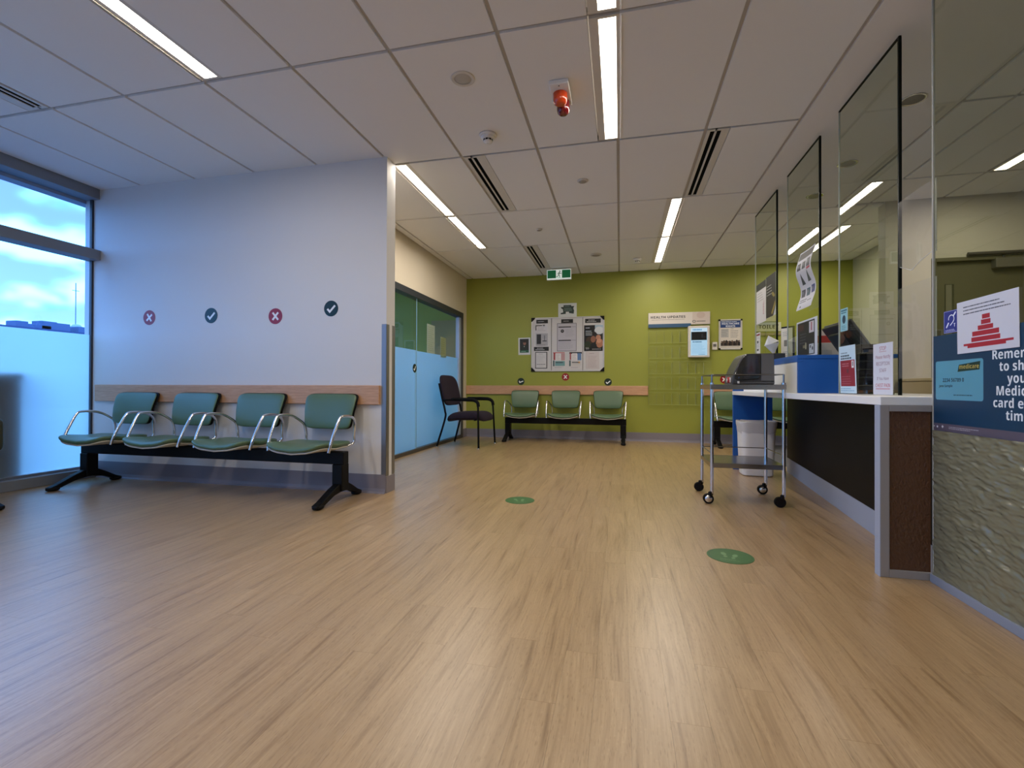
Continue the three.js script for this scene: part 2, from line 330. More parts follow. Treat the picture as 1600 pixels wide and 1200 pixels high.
// ---------------------------------------------------------------- outside
{
  const b = thing('distant_building', 'building', 'long dark flat-roofed building across the skyline outside the window', [-45, 0, 0]);
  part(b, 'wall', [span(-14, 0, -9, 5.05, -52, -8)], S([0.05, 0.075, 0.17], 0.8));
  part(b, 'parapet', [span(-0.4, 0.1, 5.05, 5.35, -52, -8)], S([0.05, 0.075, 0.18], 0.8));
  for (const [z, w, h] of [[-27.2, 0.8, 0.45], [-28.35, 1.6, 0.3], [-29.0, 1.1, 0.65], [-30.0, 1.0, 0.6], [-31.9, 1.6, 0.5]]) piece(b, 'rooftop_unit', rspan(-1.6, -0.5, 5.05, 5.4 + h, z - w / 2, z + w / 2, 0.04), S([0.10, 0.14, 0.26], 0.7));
  piece(b, 'roof_dome', lathe([[0, 0.9], [0.25, 0.85], [0.45, 0.6], [0.5, 0]], 16).translate(-1.9, 5.35, -31.9), S([0.45, 0.45, 0.4], 0.7));
  const m = thing('radio_mast', 'mast', 'thin radio mast standing above the distant rooftops', [-61, -9, -41.4]);
  part(m, 'pole', cyl(V(0, 0, 0), V(0, 21.6, 0), 0.06, 0.045, 8), S([0.25, 0.3, 0.35], 0.6));
  for (const [y, a] of [[20.7, 0.35], [15.8, 0.45]]) piece(m, 'cross_arm', cyl(V(0, y, -a), V(0, y, a), 0.035, 0.035, 6), S([0.25, 0.3, 0.35], 0.6));
  const s = thing('storage_bin', 'bin', 'dark blue shape standing outside behind the frosted window pane', [-4.988, 0, -2.32]);
  part(s, 'body', rspan(-0.19, 0.19, -0.2, 0.88, -0.55, 0.52, 0.03), S([0.012, 0.03, 0.11], 0.5));
  part(s, 'lid', rspan(-0.2, 0.2, 0.885, 0.95, -0.56, 0.53, 0.03), S([0.012, 0.03, 0.11], 0.5));
  struct('terrace', [span(-24, -4.86, -0.45, -0.2, -40, 20)], S([0.16, 0.18, 0.2], 0.9));
}

// ---------------------------------------------------------------- seating
function makeBench(label, n, pitch, group) { // faces +z, beam over the origin
  const t = thing('beam_seat', 'bench', label, [0, 0, 0], 0, group);
  const half = (n - 1) / 2 * pitch, end = half + 0.27;
  part(t, 'beam', rspan(-end, end, 0.268, 0.36, -0.035, 0.035, 0.006), M.black);
  for (const s of [-1, 1]) {
    const x = s * (end - 0.045), leg = piece(t, 'leg', rspan(x - 0.042, x + 0.042, 0.075, 0.27, -0.045, 0.045, 0.008), M.black);
    const foot = ext([[-0.245, 0.012], [-0.20, 0.012], [-0.10, 0.058], [0.0, 0.075], [0.11, 0.06], [0.24, 0.012], [0.295, 0.012], [0.298, 0.03], [0.25, 0.045], [0.12, 0.105], [0.05, 0.13], [-0.05, 0.13], [-0.11, 0.10], [-0.205, 0.045], [-0.248, 0.03]], 0.055, 0.006);
    part(leg, 'foot', foot.rotateY(-Math.PI / 2).translate(x, 0, 0), M.black);
    for (const z of [-0.215, 0.262]) { const g = pad(0.036, 0.017, 0.045, 0.7, 0.9, null, 20, 10).translate(x, 0.0175, z); piece(leg, 'foot_pad', g, M.rubber); }
  }
  for (let k = 0; k < n; k++) {
    const x = -half + k * pitch;
    const sag = (q) => { const f = q.z / 0.215; q.y += 0.012 * f * f - 0.045 * Math.max(0, f - 0.35) ** 2 - 0.02 * Math.max(0, -f - 0.5) + (0.016 + 0.03 * Math.max(0, f)) * (q.x / 0.235) ** 2 - 0.008; };
    const seat = piece(t, 'seat', pad(0.235, 0.029, 0.215, 0.7, 0.34, sag, 56, 20).translate(x, 0.402, 0.045), M.vinyl);
    part(seat, 'seat_rim', pad(0.226, 0.012, 0.206, 0.6, 0.34, sag, 48, 12).translate(x, 0.377, 0.045), M.vinylEdge);
    part(seat, 'seat_bracket', [rspan(x - 0.09, x + 0.09, 0.355, 0.385, -0.11, 0.11, 0.006)], M.black);
    const lean = (q) => { q.z -= 0.24 * q.y + 0.8 * q.y * q.y; q.z += 0.30 * q.x * q.x; q.x *= 1 + 0.55 * q.y; };
    const back = piece(t, 'backrest', pad(0.212, 0.135, 0.017, 0.26, 0.8, lean, 56, 28).translate(x, 0.642, -0.195), M.vinyl);
    part(back, 'back_shell', pad(0.216, 0.138, 0.016, 0.24, 0.6, lean, 48, 24).translate(x, 0.642, -0.216), M.black);
    for (const s of [-1, 1]) {
      const g = tube([[0.245, 0.372, 0.178], [0.250, 0.41, 0.170], [0.254, 0.455, 0.152], [0.258, 0.53, 0.115], [0.262, 0.598, 0.075], [0.262, 0.618, 0.045], [0.260, 0.617, -0.04], [0.256, 0.60, -0.11], [0.24, 0.565, -0.165], [0.222, 0.53, -0.192], [0.212, 0.46, -0.20], [0.208, 0.40, -0.195], [0.16, 0.372, -0.12]].map((p) => V(0, p[1], p[2]).setX(s * p[0])), 0.0105, 90, 12).scale(1, 1, 1);
      piece(t, 'armrest', g.translate(x, 0, 0), M.chrome);
    }
  }
  return t;
}
const BG = 'green vinyl beam seats on black beams';
{
  const a = makeBench('row of four linked green vinyl seats with chrome arms against the white wall', 4, 0.645, null); a.position.set(-3.19, 0, -3.085);
  const b = makeBench('row of three linked green seats against the green wall under the notice board', 3, 0.655, null); b.position.set(-0.83, 0, -7.19);
  const c = makeBench('pair of linked green seats mostly hidden behind the steel trolley and counter', 2, 0.655, null); c.position.set(1.90, 0, -7.19);
  const d = makeBench('linked green seats by the window, only a black foot showing at the left edge', 2, 0.645, null); d.position.set(-4.325, 0, -1.75); d.rotation.y = Math.PI / 2;
  const bag = thing('tote_bag', 'bag', 'small glittery gold and green bag hanging at the left edge by the window', [-4.33, 0.37, -2.40]);
  const glit = texture(128, 128, (x, y) => { const r = mulberry(x * 31 + y * 977)(); return r > 0.93 ? [225, 215, 160] : r > 0.6 ? [84, 80, 50] : [22, 26, 20]; });
  part(bag, 'body', pad(0.045, 0.115, 0.075, 0.35, 0.6, null, 32, 20).translate(0, 0.115, 0), S(0xffffff, 0.45, { map: glit, metalness: 0.3 }));
  part(bag, 'strap', [tube([V(-0.012, 0.215, 0.04), V(0, 0.27, 0.06), V(0, 0.275, 0.10), V(0, 0.25, 0.115)], 0.006, 24, 8)], S([0.08, 0.09, 0.06], 0.8));
}
{ // visitor chair by the glazed screen
  const t = thing('armchair', 'chair', 'dark purple upholstered armchair with a black tube frame beside the glazed screen', [-2.13, 0, -6.385], Math.PI / 2 - 0.07);
  part(t, 'seat', pad(0.285, 0.062, 0.275, 0.62, 0.4, (q) => { q.y += -0.07 * Math.max(0, Math.abs(q.z) / 0.275 - 0.5) ** 2 * 3 + 0.03 * q.z; }, 56, 22).translate(0, 0.428, 0.065), M.purple);
  const lean = (q) => { q.z -= 0.24 * q.y; q.z += 0.35 * q.x * q.x; const top = Math.max(0, q.y / 0.215 - 0.1); q.x *= 1 - 0.16 * top * top; };
  part(t, 'backrest', pad(0.285, 0.215, 0.034, 0.42, 0.7, lean, 56, 30).translate(0, 0.785, -0.275), M.purple);
  for (const s of [-1, 1]) {
    const x = s * 0.275;
    piece(t, 'rear_leg', tube([V(s * 0.30, 0.012, -0.315), V(x, 0.39, -0.205), V(x, 0.50, -0.205), V(x, 0.66, -0.245), V(s * 0.268, 0.88, -0.30)], 0.0135, 50, 10), M.blackMatt);
    piece(t, 'front_leg', rail([V(s * 0.335, 0.012, 0.315), V(s * 0.30, 0.645, 0.29), V(s * 0.28, 0.655, -0.24)], 0.0135, 0.085, 10), M.blackMatt);
    piece(t, 'arm_pad', tube([V(s * 0.301, 0.565, 0.298), V(s * 0.299, 0.62, 0.285), V(s * 0.296, 0.655, 0.235), V(s * 0.292, 0.663, 0.15), V(s * 0.284, 0.663, -0.10)], 0.0225, 40, 12), M.blackMatt);
    for (const [fx, fz] of [[s * 0.30, -0.317], [s * 0.335, 0.315]]) piece(t, 'glide', lathe([[0, 0], [0.017, 0], [0.018, 0.006], [0.013, 0.014], [0, 0.015]], 16).translate(fx, 0.0, fz), M.chrome);
  }
  part(t, 'seat_frame', [cyl(V(-0.275, 0.385, -0.16), V(0.275, 0.385, -0.16), 0.011), cyl(V(-0.30, 0.385, 0.24), V(0.30, 0.385, 0.24), 0.011)], M.blackMatt);
}

// ---------------------------------------------------------------- ceiling fittings
const lampMat = S([0.9, 0.88, 0.84], 0.6, { emissive: new THREE.Color().setRGB(...LAMP_COLOR), emissiveIntensity: 2.6 });
function ceilingLight(label, x, z, group, side, dim = 1) { // strip centre x, cell centre z; side: where the wide margin is
  const t = thing('ceiling_light', 'ceiling light', label, [x, CEIL, z], 0, group);
  const w = 0.043, L = 0.572, a = side === 'l' ? -0.072 : -0.090, b = side === 'l' ? 0.09 : 0.072;
  part(t, 'frame', [span(a, -w, 0.001, 0.03, -L - 0.014, L + 0.014), span(w, b, 0.001, 0.03, -L - 0.014, L + 0.014), span(-w, w, 0.001, 0.03, L, L + 0.014), span(-w, w, 0.001, 0.03, -L - 0.014, -L), rspan(side === 'l' ? a - 0.0 : b - 0.005, side === 'l' ? a + 0.005 : b, -0.004, 0.004, -L - 0.01, L + 0.01, 0.001)], M.offWhite);
  part(t, 'diffuser', [bx(2 * w, 0.004, 2 * L, 0, 0.012, 0)], lampMat);
  const l = new THREE.RectAreaLight(new THREE.Color().setRGB(...LAMP_COLOR), LAMP * dim, 2 * w - 0.004, 2 * L - 0.01);
  l.position.set(0, 0.008, 0); l.rotation.x = -Math.PI / 2; t.add(l);
  return t;
}
const Zc = (j) => -(2.307 + 1.2 * j) - 0.6;
ceilingLight('recessed light strip at the upper left, above the window side of the room', -2.338, Zc(-1), null, 'l');
ceilingLight('light strip over the window side, out of view behind the camera', -2.338, Zc(-3), null, 'l');
ceilingLight('long recessed light strip beside the red strobe in the middle of the ceiling', -0.064, Zc(0), null, 'r');
ceilingLight('light strip cut off at the top edge, in line with the one beside the strobe', -0.064, Zc(-1), null, 'r');
ceilingLight('light strip in the middle of the ceiling, out of view behind the camera', -0.064, Zc(-3), null, 'r');
ceilingLight('recessed light strip starting at the end of the white wall', -1.75, Zc(1), null, 'l');
ceilingLight('shorter light strip continuing the one by the wall end, over the purple armchair', -1.75, Zc(2), null, 'l');
ceilingLight('light strip just beyond the air slot near the counter screens', 0.53, Zc(2), null, 'r');
ceilingLight('light strip nearest the green wall, on the counter side', 0.53, Zc(3), null, 'r');
ceilingLight('light strip in the office, seen through the glass counter screens', 2.462, Zc(3), null, 'l', 1.1);
ceilingLight('light strip in the office, ending behind the glass partition at the right', 3.062, -4.11, null, 'l', 1.1);
ceilingLight('light strip in the office, hidden beyond the right edge', 3.062, -1.71, null, 'l', 1.1);

function diffuser(label, x0, w, z, flip) {
  const t = thing('air_diffuser', 'air vent', label, [x0, CEIL, z]);
  const L = 0.588, s = flip ? -1 : 1, X = (u) => s * u, sp = (a, b, y0, y1, z0, z1) => span(Math.min(X(a), X(b)), Math.max(X(a), X(b)), y0, y1, z0, z1);
  part(t, 'frame', [sp(0.012, 0.036, 0.001, 0.04, -L, L), sp(0.066, 0.080, 0.001, 0.04, -L, L), sp(0.110, w - 0.004, 0.001, 0.04, -L, L), sp(0.036, 0.110, 0.001, 0.04, L - 0.02, L), sp(0.036, 0.110, 0.001, 0.04, -L, -L + 0.02)], M.offWhite);
  part(t, 'slot_backing', [sp(0.034, 0.112, 0.006, 0.044, -L + 0.01, L - 0.01)], P([0.002, 0.002, 0.002], 0.9, { specularIntensity: 0.2 }));
}
diffuser('white slot diffuser with two black slots, beside the smoke detector', -1.2158, 0.185, Zc(1), false);
diffuser('small slot diffuser with two black slots, just before the green exit sign', -1.2158, 0.185, Zc(3), false);
diffuser('slot diffuser with two black slots, on the counter side of the ceiling', 0.5842, 0.165, Zc(1), false);
diffuser('slot diffuser with two black slots, at the left edge over the window', -3.6158, 0.185, Zc(-1), true);

{
  const sp = thing('ceiling_speaker', 'speaker', 'round flush speaker grille in the ceiling left of the red strobe', [-0.90, CEIL, -2.61]);
  part(sp, 'rim', lathe([[0.05, -0.004], [0.066, -0.006], [0.07, -0.003], [0.07, 0.002], [0.05, 0.002]], 36), M.offWhite);
  part(sp, 'grille', lathe([[0, -0.005], [0.03, -0.004], [0.05, -0.002], [0.05, 0.002], [0, 0.002]], 32), S([0.52, 0.48, 0.42], 0.7, { bumpMap: speck, bumpScale: 0.0006 }));
  const mk = (label, x, z, k = 1) => {
    const t = thing('smoke_detector', 'smoke detector', label, [x, CEIL, z]);
    part(t, 'base', lathe([[0, 0], [0.062 * k, 0], [0.062 * k, -0.01], [0.056 * k, -0.018], [0, -0.018]], 32), M.whitePlastic);
    part(t, 'head', lathe([[0.05 * k, -0.018], [0.048 * k, -0.03], [0.036 * k, -0.036], [0, -0.036]], 32), M.whitePlastic);
    part(t, 'vent_cage', [...Array(8)].map((_, i) => rb(0.012 * k, 0.012, 0.004, 0.001, 0, -0.042, 0.032 * k).rotateY(i * Math.PI / 4)), M.black);
    part(t, 'cap', lathe([[0.034 * k, -0.047], [0.03 * k, -0.056], [0.012 * k, -0.06], [0, -0.06], [0, -0.047]], 28), M.whitePlastic);
  };
  mk('white smoke detector with black vents, left of the strobe and near the air slot', -0.925, -3.235);
  mk('small white smoke detector close to the green wall, right of the exit sign', 0.238, -6.82, 0.95);
  const disc = (label, x, z, r, h, name = 'ceiling_sensor', cat = 'sensor') => { const t = thing(name, cat, label, [x, CEIL, z]); part(t, 'rim', lathe([[r * 0.72, -h], [r, -h * 0.6], [r, 0], [r * 0.72, 0]], 32), M.offWhite); part(t, 'lens', lathe([[0, -h * 1.15], [r * 0.5, -h * 1.1], [r * 0.73, -h * 0.8], [r * 0.73, 0], [0, 0]], 28), S([0.40, 0.36, 0.33], 0.5)); };
  disc('round grey sensor in the tile beyond the strobe', -0.32, -4.135, 0.047, 0.012);
  disc('tiny dark ceiling sensor left of the far air slot', -0.905, -5.305, 0.035, 0.018);
  disc('flat round sensor between the exit sign and the far smoke detector', -0.322, -6.50, 0.075, 0.012);
  for (const [z, l] of [[-3.417, 'recessed round downlight nearest the glass partition'], [-4.286, 'recessed round downlight above the tallest counter screen'], [-4.94, 'recessed round downlight farthest from the glass partition']]) {
    const t = thing('downlight', 'downlight', l, [1.785, CEIL, z]);
    part(t, 'trim_ring', lathe([[0.056, -0.002], [0.066, -0.005], [0.072, -0.003], [0.072, 0.001], [0.056, 0.001]], 32), S([0.62, 0.61, 0.6], 0.2, { metalness: 0.9 }));
    part(t, 'reflector', lathe([[0.057, -0.002], [0.045, -0.0012], [0.0, -0.001], [0.0, 0.0], [0.057, 0.0]], 28), S([0.12, 0.115, 0.11], 0.3, { metalness: 0.7 }));
  }
  const st = thing('alarm_strobe', 'alarm', 'white alarm plate on the ceiling with an orange and a dark red dome lamp', [-0.354, CEIL, -2.85]);
  part(st, 'plate', rspan(-0.058, 0.058, -0.028, 0, -0.115, 0.115, 0.006), M.whitePlastic);
  part(st, 'screw', lathe([[0, -0.031], [0.004, -0.03], [0.004, -0.027], [0, -0.027]], 10).translate(0, 0, 0.095), M.black);
  const dome = (r, h) => lathe([[0, -0.028 - h], [r * 0.5, -0.028 - h * 0.97], [r * 0.84, -0.028 - h * 0.82], [r * 0.98, -0.028 - h * 0.55], [r, -0.03], [r, -0.026], [0, -0.026]], 32);
  const ring = (r) => lathe([[0, -0.03], [r, -0.03], [r, -0.04], [r * 1.0, -0.04], [0, -0.04]], 32);
  part(st, 'orange_dome', dome(0.044, 0.070).translate(-0.002, 0, 0.014), P([0.55, 0.05, 0.006], 0.12, { clearcoat: 0.6 }), 'orange dome lamp');
  part(st, 'red_dome', dome(0.041, 0.082).translate(0.006, 0, -0.074), P([0.16, 0.004, 0.006], 0.12, { clearcoat: 0.6 }), 'dark red dome lamp');
  const ex = thing('exit_sign', 'exit sign', 'green and white running-man exit sign hanging at the ceiling before the green wall', [-0.905, CEIL, -7.13], -0.02);
  const tex = canvasTexture(384, 160, (g, w, h) => {
    g.fillStyle = '#e9f3ee'; g.fillRect(0, 0, w, h); g.fillStyle = '#0a5a35'; g.fillRect(8, 10, 136, 128); g.fillRect(240, 10, 136, 128);
    g.fillStyle = '#07351f'; g.beginPath(); g.arc(206, 30, 11, 0, 7); g.fill();
    g.lineCap = 'round'; g.strokeStyle = '#07351f'; g.lineWidth = 13;
    const line = (...p) => { g.beginPath(); g.moveTo(p[0], p[1]); for (let i = 2; i < p.length; i += 2) g.lineTo(p[i], p[i + 1]); g.stroke(); };
    line(200, 50, 190, 84); g.lineWidth = 9; line(200, 52, 180, 60, 170, 76); line(202, 54, 218, 68, 230, 64); line(190, 84, 206, 104, 204, 132); line(188, 84, 176, 108, 152, 118);
    g.fillStyle = '#9ed8bd'; g.fillRect(150, 128, 84, 8);
  });
  part(ex, 'body', rspan(-0.187, 0.187, -0.178, -0.018, -0.018, 0.018, 0.004), M.white);
  part(ex, 'sign_face', bx(0.366, 0.152, 0.002, 0, -0.098, 0.0195), S(0xffffff, 0.4, { map: tex, emissive: 0xffffff, emissiveMap: tex, emissiveIntensity: 0.35 }));
  part(ex, 'hanger', [cyl(V(-0.12, -0.02, 0), V(-0.12, 0, 0), 0.006), cyl(V(0.12, -0.02, 0), V(0.12, 0, 0), 0.006)], M.white);
}

// ---------------------------------------------------------------- prints
function sheet(name, category, label, tex, w, h, [x, y, z], turn = 0, o = {}) {
  const face = o.face ?? S(0xffffff, o.rough ?? 0.55, { map: tex }), edge = o.edge ?? M.paper, t = o.t ?? 0.0016;
  const g = new THREE.BoxGeometry(w, h, t);
  if (o.bend) { const q = new THREE.BoxGeometry(w, h, t, 6, 24, 1), p = q.attributes.position; for (let i = 0; i < p.count; i++) p.setZ(i, p.getZ(i) + o.bend(p.getX(i), p.getY(i))); q.computeVertexNormals(); g.copy(q); }
  const m = new THREE.Mesh(g, [edge, edge, edge, edge, face, edge]); m.name = numbered(name); m.castShadow = m.receiveShadow = true;
  m.position.set(x, y, z); m.rotation.set(o.tiltX ?? 0, turn, o.roll ?? 0, 'YXZ'); scene.add(m); return tag(m, category, label, o.group);
}
const strokes = (g, x, y, w, n, lh, color, th = 2, seed = 1) => { const r = mulberry(seed * 131 + n); g.fillStyle = color; for (let i = 0; i < n; i++) { let a = x; const end = x + w * (0.7 + 0.3 * r()); while (a < end) { const b = 4 + r() * w * 0.09; g.fillRect(a, y + i * lh, Math.min(b, end - a), th); a += b + 3; } } };
const fill = (g, c, x, y, w, h) => { g.fillStyle = c; g.fillRect(x, y, w, h); };
const words = (g, t, x, y, size, color, bold = true, align = 'center') => { g.fillStyle = color; g.font = (bold ? 'bold ' : '') + size + 'px sans-serif'; g.textAlign = align; g.textBaseline = 'alphabetic'; g.fillText(t, x, y); };
const cyan = Math.PI / 2;

// seat-spacing stickers: ticks on dark green, crosses on red
function stickerTex(kind, roll) {
  return canvasTexture(128, 128, (g) => {
    fill(g, kind === 'tick' ? '#0b2615' : '#960a14', 0, 0, 128, 128); g.translate(64, 64); g.rotate(roll); g.strokeStyle = '#f2f2f2'; g.lineWidth = 17; g.lineCap = 'butt'; g.beginPath();
    if (kind === 'tick') { g.moveTo(-34, 2); g.lineTo(-12, 26); g.lineTo(36, -24); } else { g.moveTo(-26, -30); g.lineTo(26, 30); g.moveTo(26, -30); g.lineTo(-26, 30); }
    g.stroke();
  });
}
const stickerMats = {};
function sticker(kind, label, pos, turn, r, roll = 0, rim = 0) {
  const key = kind + roll; stickerMats[key] ??= S(0xffffff, 0.4, { map: stickerTex(kind, roll) });
  const g = new THREE.CylinderGeometry(r, r, 0.0015, 40).rotateX(Math.PI / 2).rotateZ(Math.PI / 2);
  const u = g.attributes.uv, p = g.attributes.position; for (let i = 0; i < p.count; i++) u.setXY(i, 0.5 + p.getX(i) / (2 * r), 0.5 + p.getY(i) / (2 * r));
  const m = mesh('sticker', [g], stickerMats[key], scene); m.position.set(...pos); m.rotation.y = turn; return tag(m, 'sticker', label);
}
sticker('cross', 'round red cross sticker on the white wall nearest the window', [-4.108, 1.447, ZW + 0.001], 0, 0.066, 0.12);
sticker('tick', 'round dark green tick sticker between the two crosses on the white wall', [-3.442, 1.445, ZW + 0.001], 0, 0.066);
sticker('cross', 'round red cross sticker between the two ticks on the white wall', [-2.798, 1.42, ZW + 0.001], 0, 0.066);
sticker('tick', 'round dark green tick sticker highest on the white wall, nearest its end', [-2.276, 1.466, ZW + 0.001], 0, 0.064);
sticker('tick', 'round tick sticker on the green wall, left of the cross under the notice board', [-1.582, 0.924, ZB + 0.001], 0, 0.058, 0.42);
sticker('cross', 'round red cross sticker just under the notice board', [-0.852, 0.997, ZB + 0.001], 0, 0.060);
sticker('tick', 'round tick sticker on the green wall above the third linked green seat', [-0.182, 0.915, ZB + 0.001], 0, 0.058, 0.1);
sticker('cross', 'red cross sticker on the green wall seen behind the trolley rail', [1.52, 0.955, ZB + 0.001], 0, 0.060);
sticker('tick', 'dark tick sticker on the frosted glass of the sliding screen', [XR - 0.0185, 1.069, -5.545], cyan, 0.056, -0.2);
{
  const tex = canvasTexture(256, 256, (g) => {
    fill(g, '#3f6b3c', 0, 0, 256, 256); g.strokeStyle = '#335a33'; g.lineWidth = 5; g.beginPath(); g.arc(128, 128, 116, 0, 7); g.stroke();
    g.fillStyle = '#6f9468'; for (const [x, y, a] of [[96, 120, -0.25], [150, 134, 0.2]]) { g.save(); g.translate(x, y); g.rotate(a); g.beginPath(); g.ellipse(0, -18, 15, 26, 0, 0, 7); g.fill(); g.beginPath(); g.ellipse(0, 26, 11, 14, 0, 0, 7); g.fill(); g.restore(); }
    strokes(g, 74, 188, 110, 2, 14, '#6f9468', 5, 4);
  });
  const mat = S(0xffffff, 0.42, { map: tex });
  const mk = (label, x, z, turn) => {
    const r = 0.108, g = new THREE.CylinderGeometry(r, r, 0.0016, 48); const u = g.attributes.uv, p = g.attributes.position; for (let i = 0; i < p.count; i++) u.setXY(i, 0.5 + p.getX(i) / (2 * r), 0.5 - p.getZ(i) / (2 * r));
    const m = mesh('floor_sticker', [g], mat, scene); m.position.set(x, 0.0008, z); m.rotation.y = turn; tag(m, 'floor sticker', label);
  };
  mk('round green floor sticker farther off, towards the green wall', -0.718, -3.40, 0.3); mk('round green floor sticker nearer the counter end', 0.536, -2.525, -0.2);
}

{ // notice board with its papers
  const zf = ZB + 0.001, b = thing('notice_board', 'notice board', 'wide white framed notice board with black corners on the green wall', [-0.824, 1.522, ZB]);
  const w = 1.17, h = 0.875;
  part(b, 'board', rspan(-w / 2 + 0.01, w / 2 - 0.01, -h / 2 + 0.01, h / 2 - 0.01, 0, 0.010, 0.002), S([0.60, 0.585, 0.575], 0.5));
  for (const [x, y, ww, hh] of [[0, h / 2 - 0.008, w - 0.05, 0.016], [0, -h / 2 + 0.008, w - 0.05, 0.016], [-w / 2 + 0.008, 0, 0.016, h - 0.05], [w / 2 - 0.008, 0, 0.016, h - 0.05]]) piece(b, 'frame_rail', rb(ww, hh, 0.02, 0.004, x, y, 0.010), S([0.55, 0.55, 0.55], 0.35, { metalness: 0.4 }));
  for (const sx of [-1, 1]) for (const sy of [-1, 1]) piece(b, 'corner_cap', ext([[0, 0], [-0.066, 0], [-0.062, -0.014], [-0.014, -0.062], [0, -0.066]].map(([x, y]) => [sx * x, sy * y]), 0.026, 0.003).translate(sx * w / 2, sy * h / 2, 0.012), M.black);
  for (const x of [-0.254, 0.248]) piece(b, 'divider', bx(0.007, h - 0.03, 0.004, x, 0, 0.011), S([0.08, 0.08, 0.08], 0.5));
  const zp = ZB + 0.0115, G = 'papers pinned to the notice board';
  const hd = (label, x, y, ww, hh, l1, l2) => sheet('heading_strip', 'label', label, canvasTexture(192, 64, (g) => { fill(g, '#111412', 0, 0, 192, 64); if (l2) { strokes(g, 40, 16, 110, 1, 10, '#c8c8c8', 9, 5); strokes(g, 20, 38, 150, 1, 10, '#c8c8c8', 11, 6); } else strokes(g, l1, 26, 192 - 2 * l1, 1, 10, '#b8b8b8', 11, 3); }), ww, hh, [x, y, zp], 0, { group: G });
  hd('black heading strip at the top left of the notice board', -1.232, 1.895, 0.19, 0.06, 24); hd('black heading strip at the top middle of the notice board', -0.826, 1.892, 0.19, 0.062, 34); hd('black two-line heading strip at the top right of the notice board', -0.418, 1.886, 0.245, 0.066, 20, 1); hd('black two-line heading strip lower down the left column of the notice board', -1.243, 1.452, 0.243, 0.066, 20, 1);
  sheet('notice', 'paper', 'shiny sleeved paper with a black corner bracket, left column of the board', canvasTexture(160, 128, (g) => { fill(g, '#c9c6c8', 0, 0, 160, 128); fill(g, '#1a1a1a', 4, 20, 10, 70); fill(g, '#1a1a1a', 10, 20, 80, 12); strokes(g, 30, 44, 110, 4, 16, '#8a8890', 4, 8); fill(g, '#55565a', 96, 16, 30, 18); }), 0.2, 0.155, [-1.243, 1.785, zp], 0, { rough: 0.16, group: G });
  sheet('notice', 'paper', 'grey paper with a dark upright panel, left column of the board', canvasTexture(160, 168, (g) => { fill(g, '#a9a7aa', 0, 0, 160, 168); fill(g, '#1b1c1f', 12, 12, 58, 130); strokes(g, 20, 26, 40, 5, 22, '#4b4d52', 4, 9); fill(g, '#3c4147', 88, 96, 58, 12); fill(g, '#4b5158', 112, 30, 8, 66); strokes(g, 86, 26, 60, 3, 16, '#6a6c70', 3, 11); strokes(g, 14, 152, 130, 1, 8, '#55585c', 6, 12); }), 0.197, 0.205, [-1.236, 1.602, zp], 0, { group: G });
  sheet('notice', 'paper', 'white paper in a black border at the bottom left of the board', canvasTexture(160, 220, (g) => { fill(g, '#131517', 0, 0, 160, 220); fill(g, '#cfcccb', 9, 8, 140, 203); strokes(g, 50, 24, 60, 1, 9, '#77777a', 5, 2); strokes(g, 24, 52, 110, 5, 19, '#98989a', 3, 3); strokes(g, 22, 160, 116, 1, 9, '#55585c', 8, 4); strokes(g, 50, 186, 60, 1, 9, '#98989a', 4, 4); }), 0.196, 0.268, [-1.245, 1.268, zp], 0, { group: G });
  sheet('notice', 'paper', 'large form with two black bars in the middle of the board', canvasTexture(256, 372, (g) => { fill(g, '#b9b6bd', 0, 0, 256, 372); g.strokeStyle = '#4a484f'; g.lineWidth = 5; g.strokeRect(3, 3, 250, 366); fill(g, '#17181a', 18, 44, 166, 13); fill(g, '#5a5a60', 188, 48, 58, 3); g.fillStyle = '#202124'; g.beginPath(); g.arc(70, 104, 22, 0, 7); g.fill(); fill(g, '#8f8f96', 60, 98, 20, 9); strokes(g, 110, 86, 128, 6, 17, '#8b8992', 3, 5); fill(g, '#17181a', 18, 222, 166, 13); fill(g, '#5a5a60', 188, 226, 58, 3); strokes(g, 22, 256, 210, 6, 16, '#8b8992', 3, 6); }), 0.311, 0.45, [-0.832, 1.634, zp], 0, { group: G });
  const flyer = (label, x, k) => sheet('flyer', 'paper', label, canvasTexture(160, 212, (g) => {
    fill(g, '#d0cbc9', 0, 0, 160, 212); fill(g, k ? '#15181b' : '#b8474b', 0, 0, k ? 160 : 150, k ? 22 : 10); fill(g, '#9b3a3f', 6, 10, k ? 16 : 22, 88); fill(g, '#e2dedb', 34, 14, 66, 92); strokes(g, 40, 26, 54, 6, 14, '#8d6a6c', 4, 7); fill(g, k ? '#5d7da6' : '#b98f8f', 104, 14, 48, 90);
    fill(g, k ? '#c6c1bd' : '#6f9b9b', 26, 112, 126, 62); fill(g, '#2e4c4b', 0, 104, 18, 74); strokes(g, 34, 124, 110, 1, 8, '#32383c', 14, 9); if (k) { g.fillStyle = '#c98a2a'; g.beginPath(); g.arc(126, 132, 10, 0, 7); g.fill(); } strokes(g, 20, 186, 120, 2, 11, '#99959a', 4, 10);
  }), 0.2, 0.266, [x, 1.26, zp], 0, { group: G });
  flyer('red and teal flyer at the bottom middle of the board', -0.951, 0); flyer('red and blue flyer with an orange dot at the bottom middle of the board', -0.69, 1);
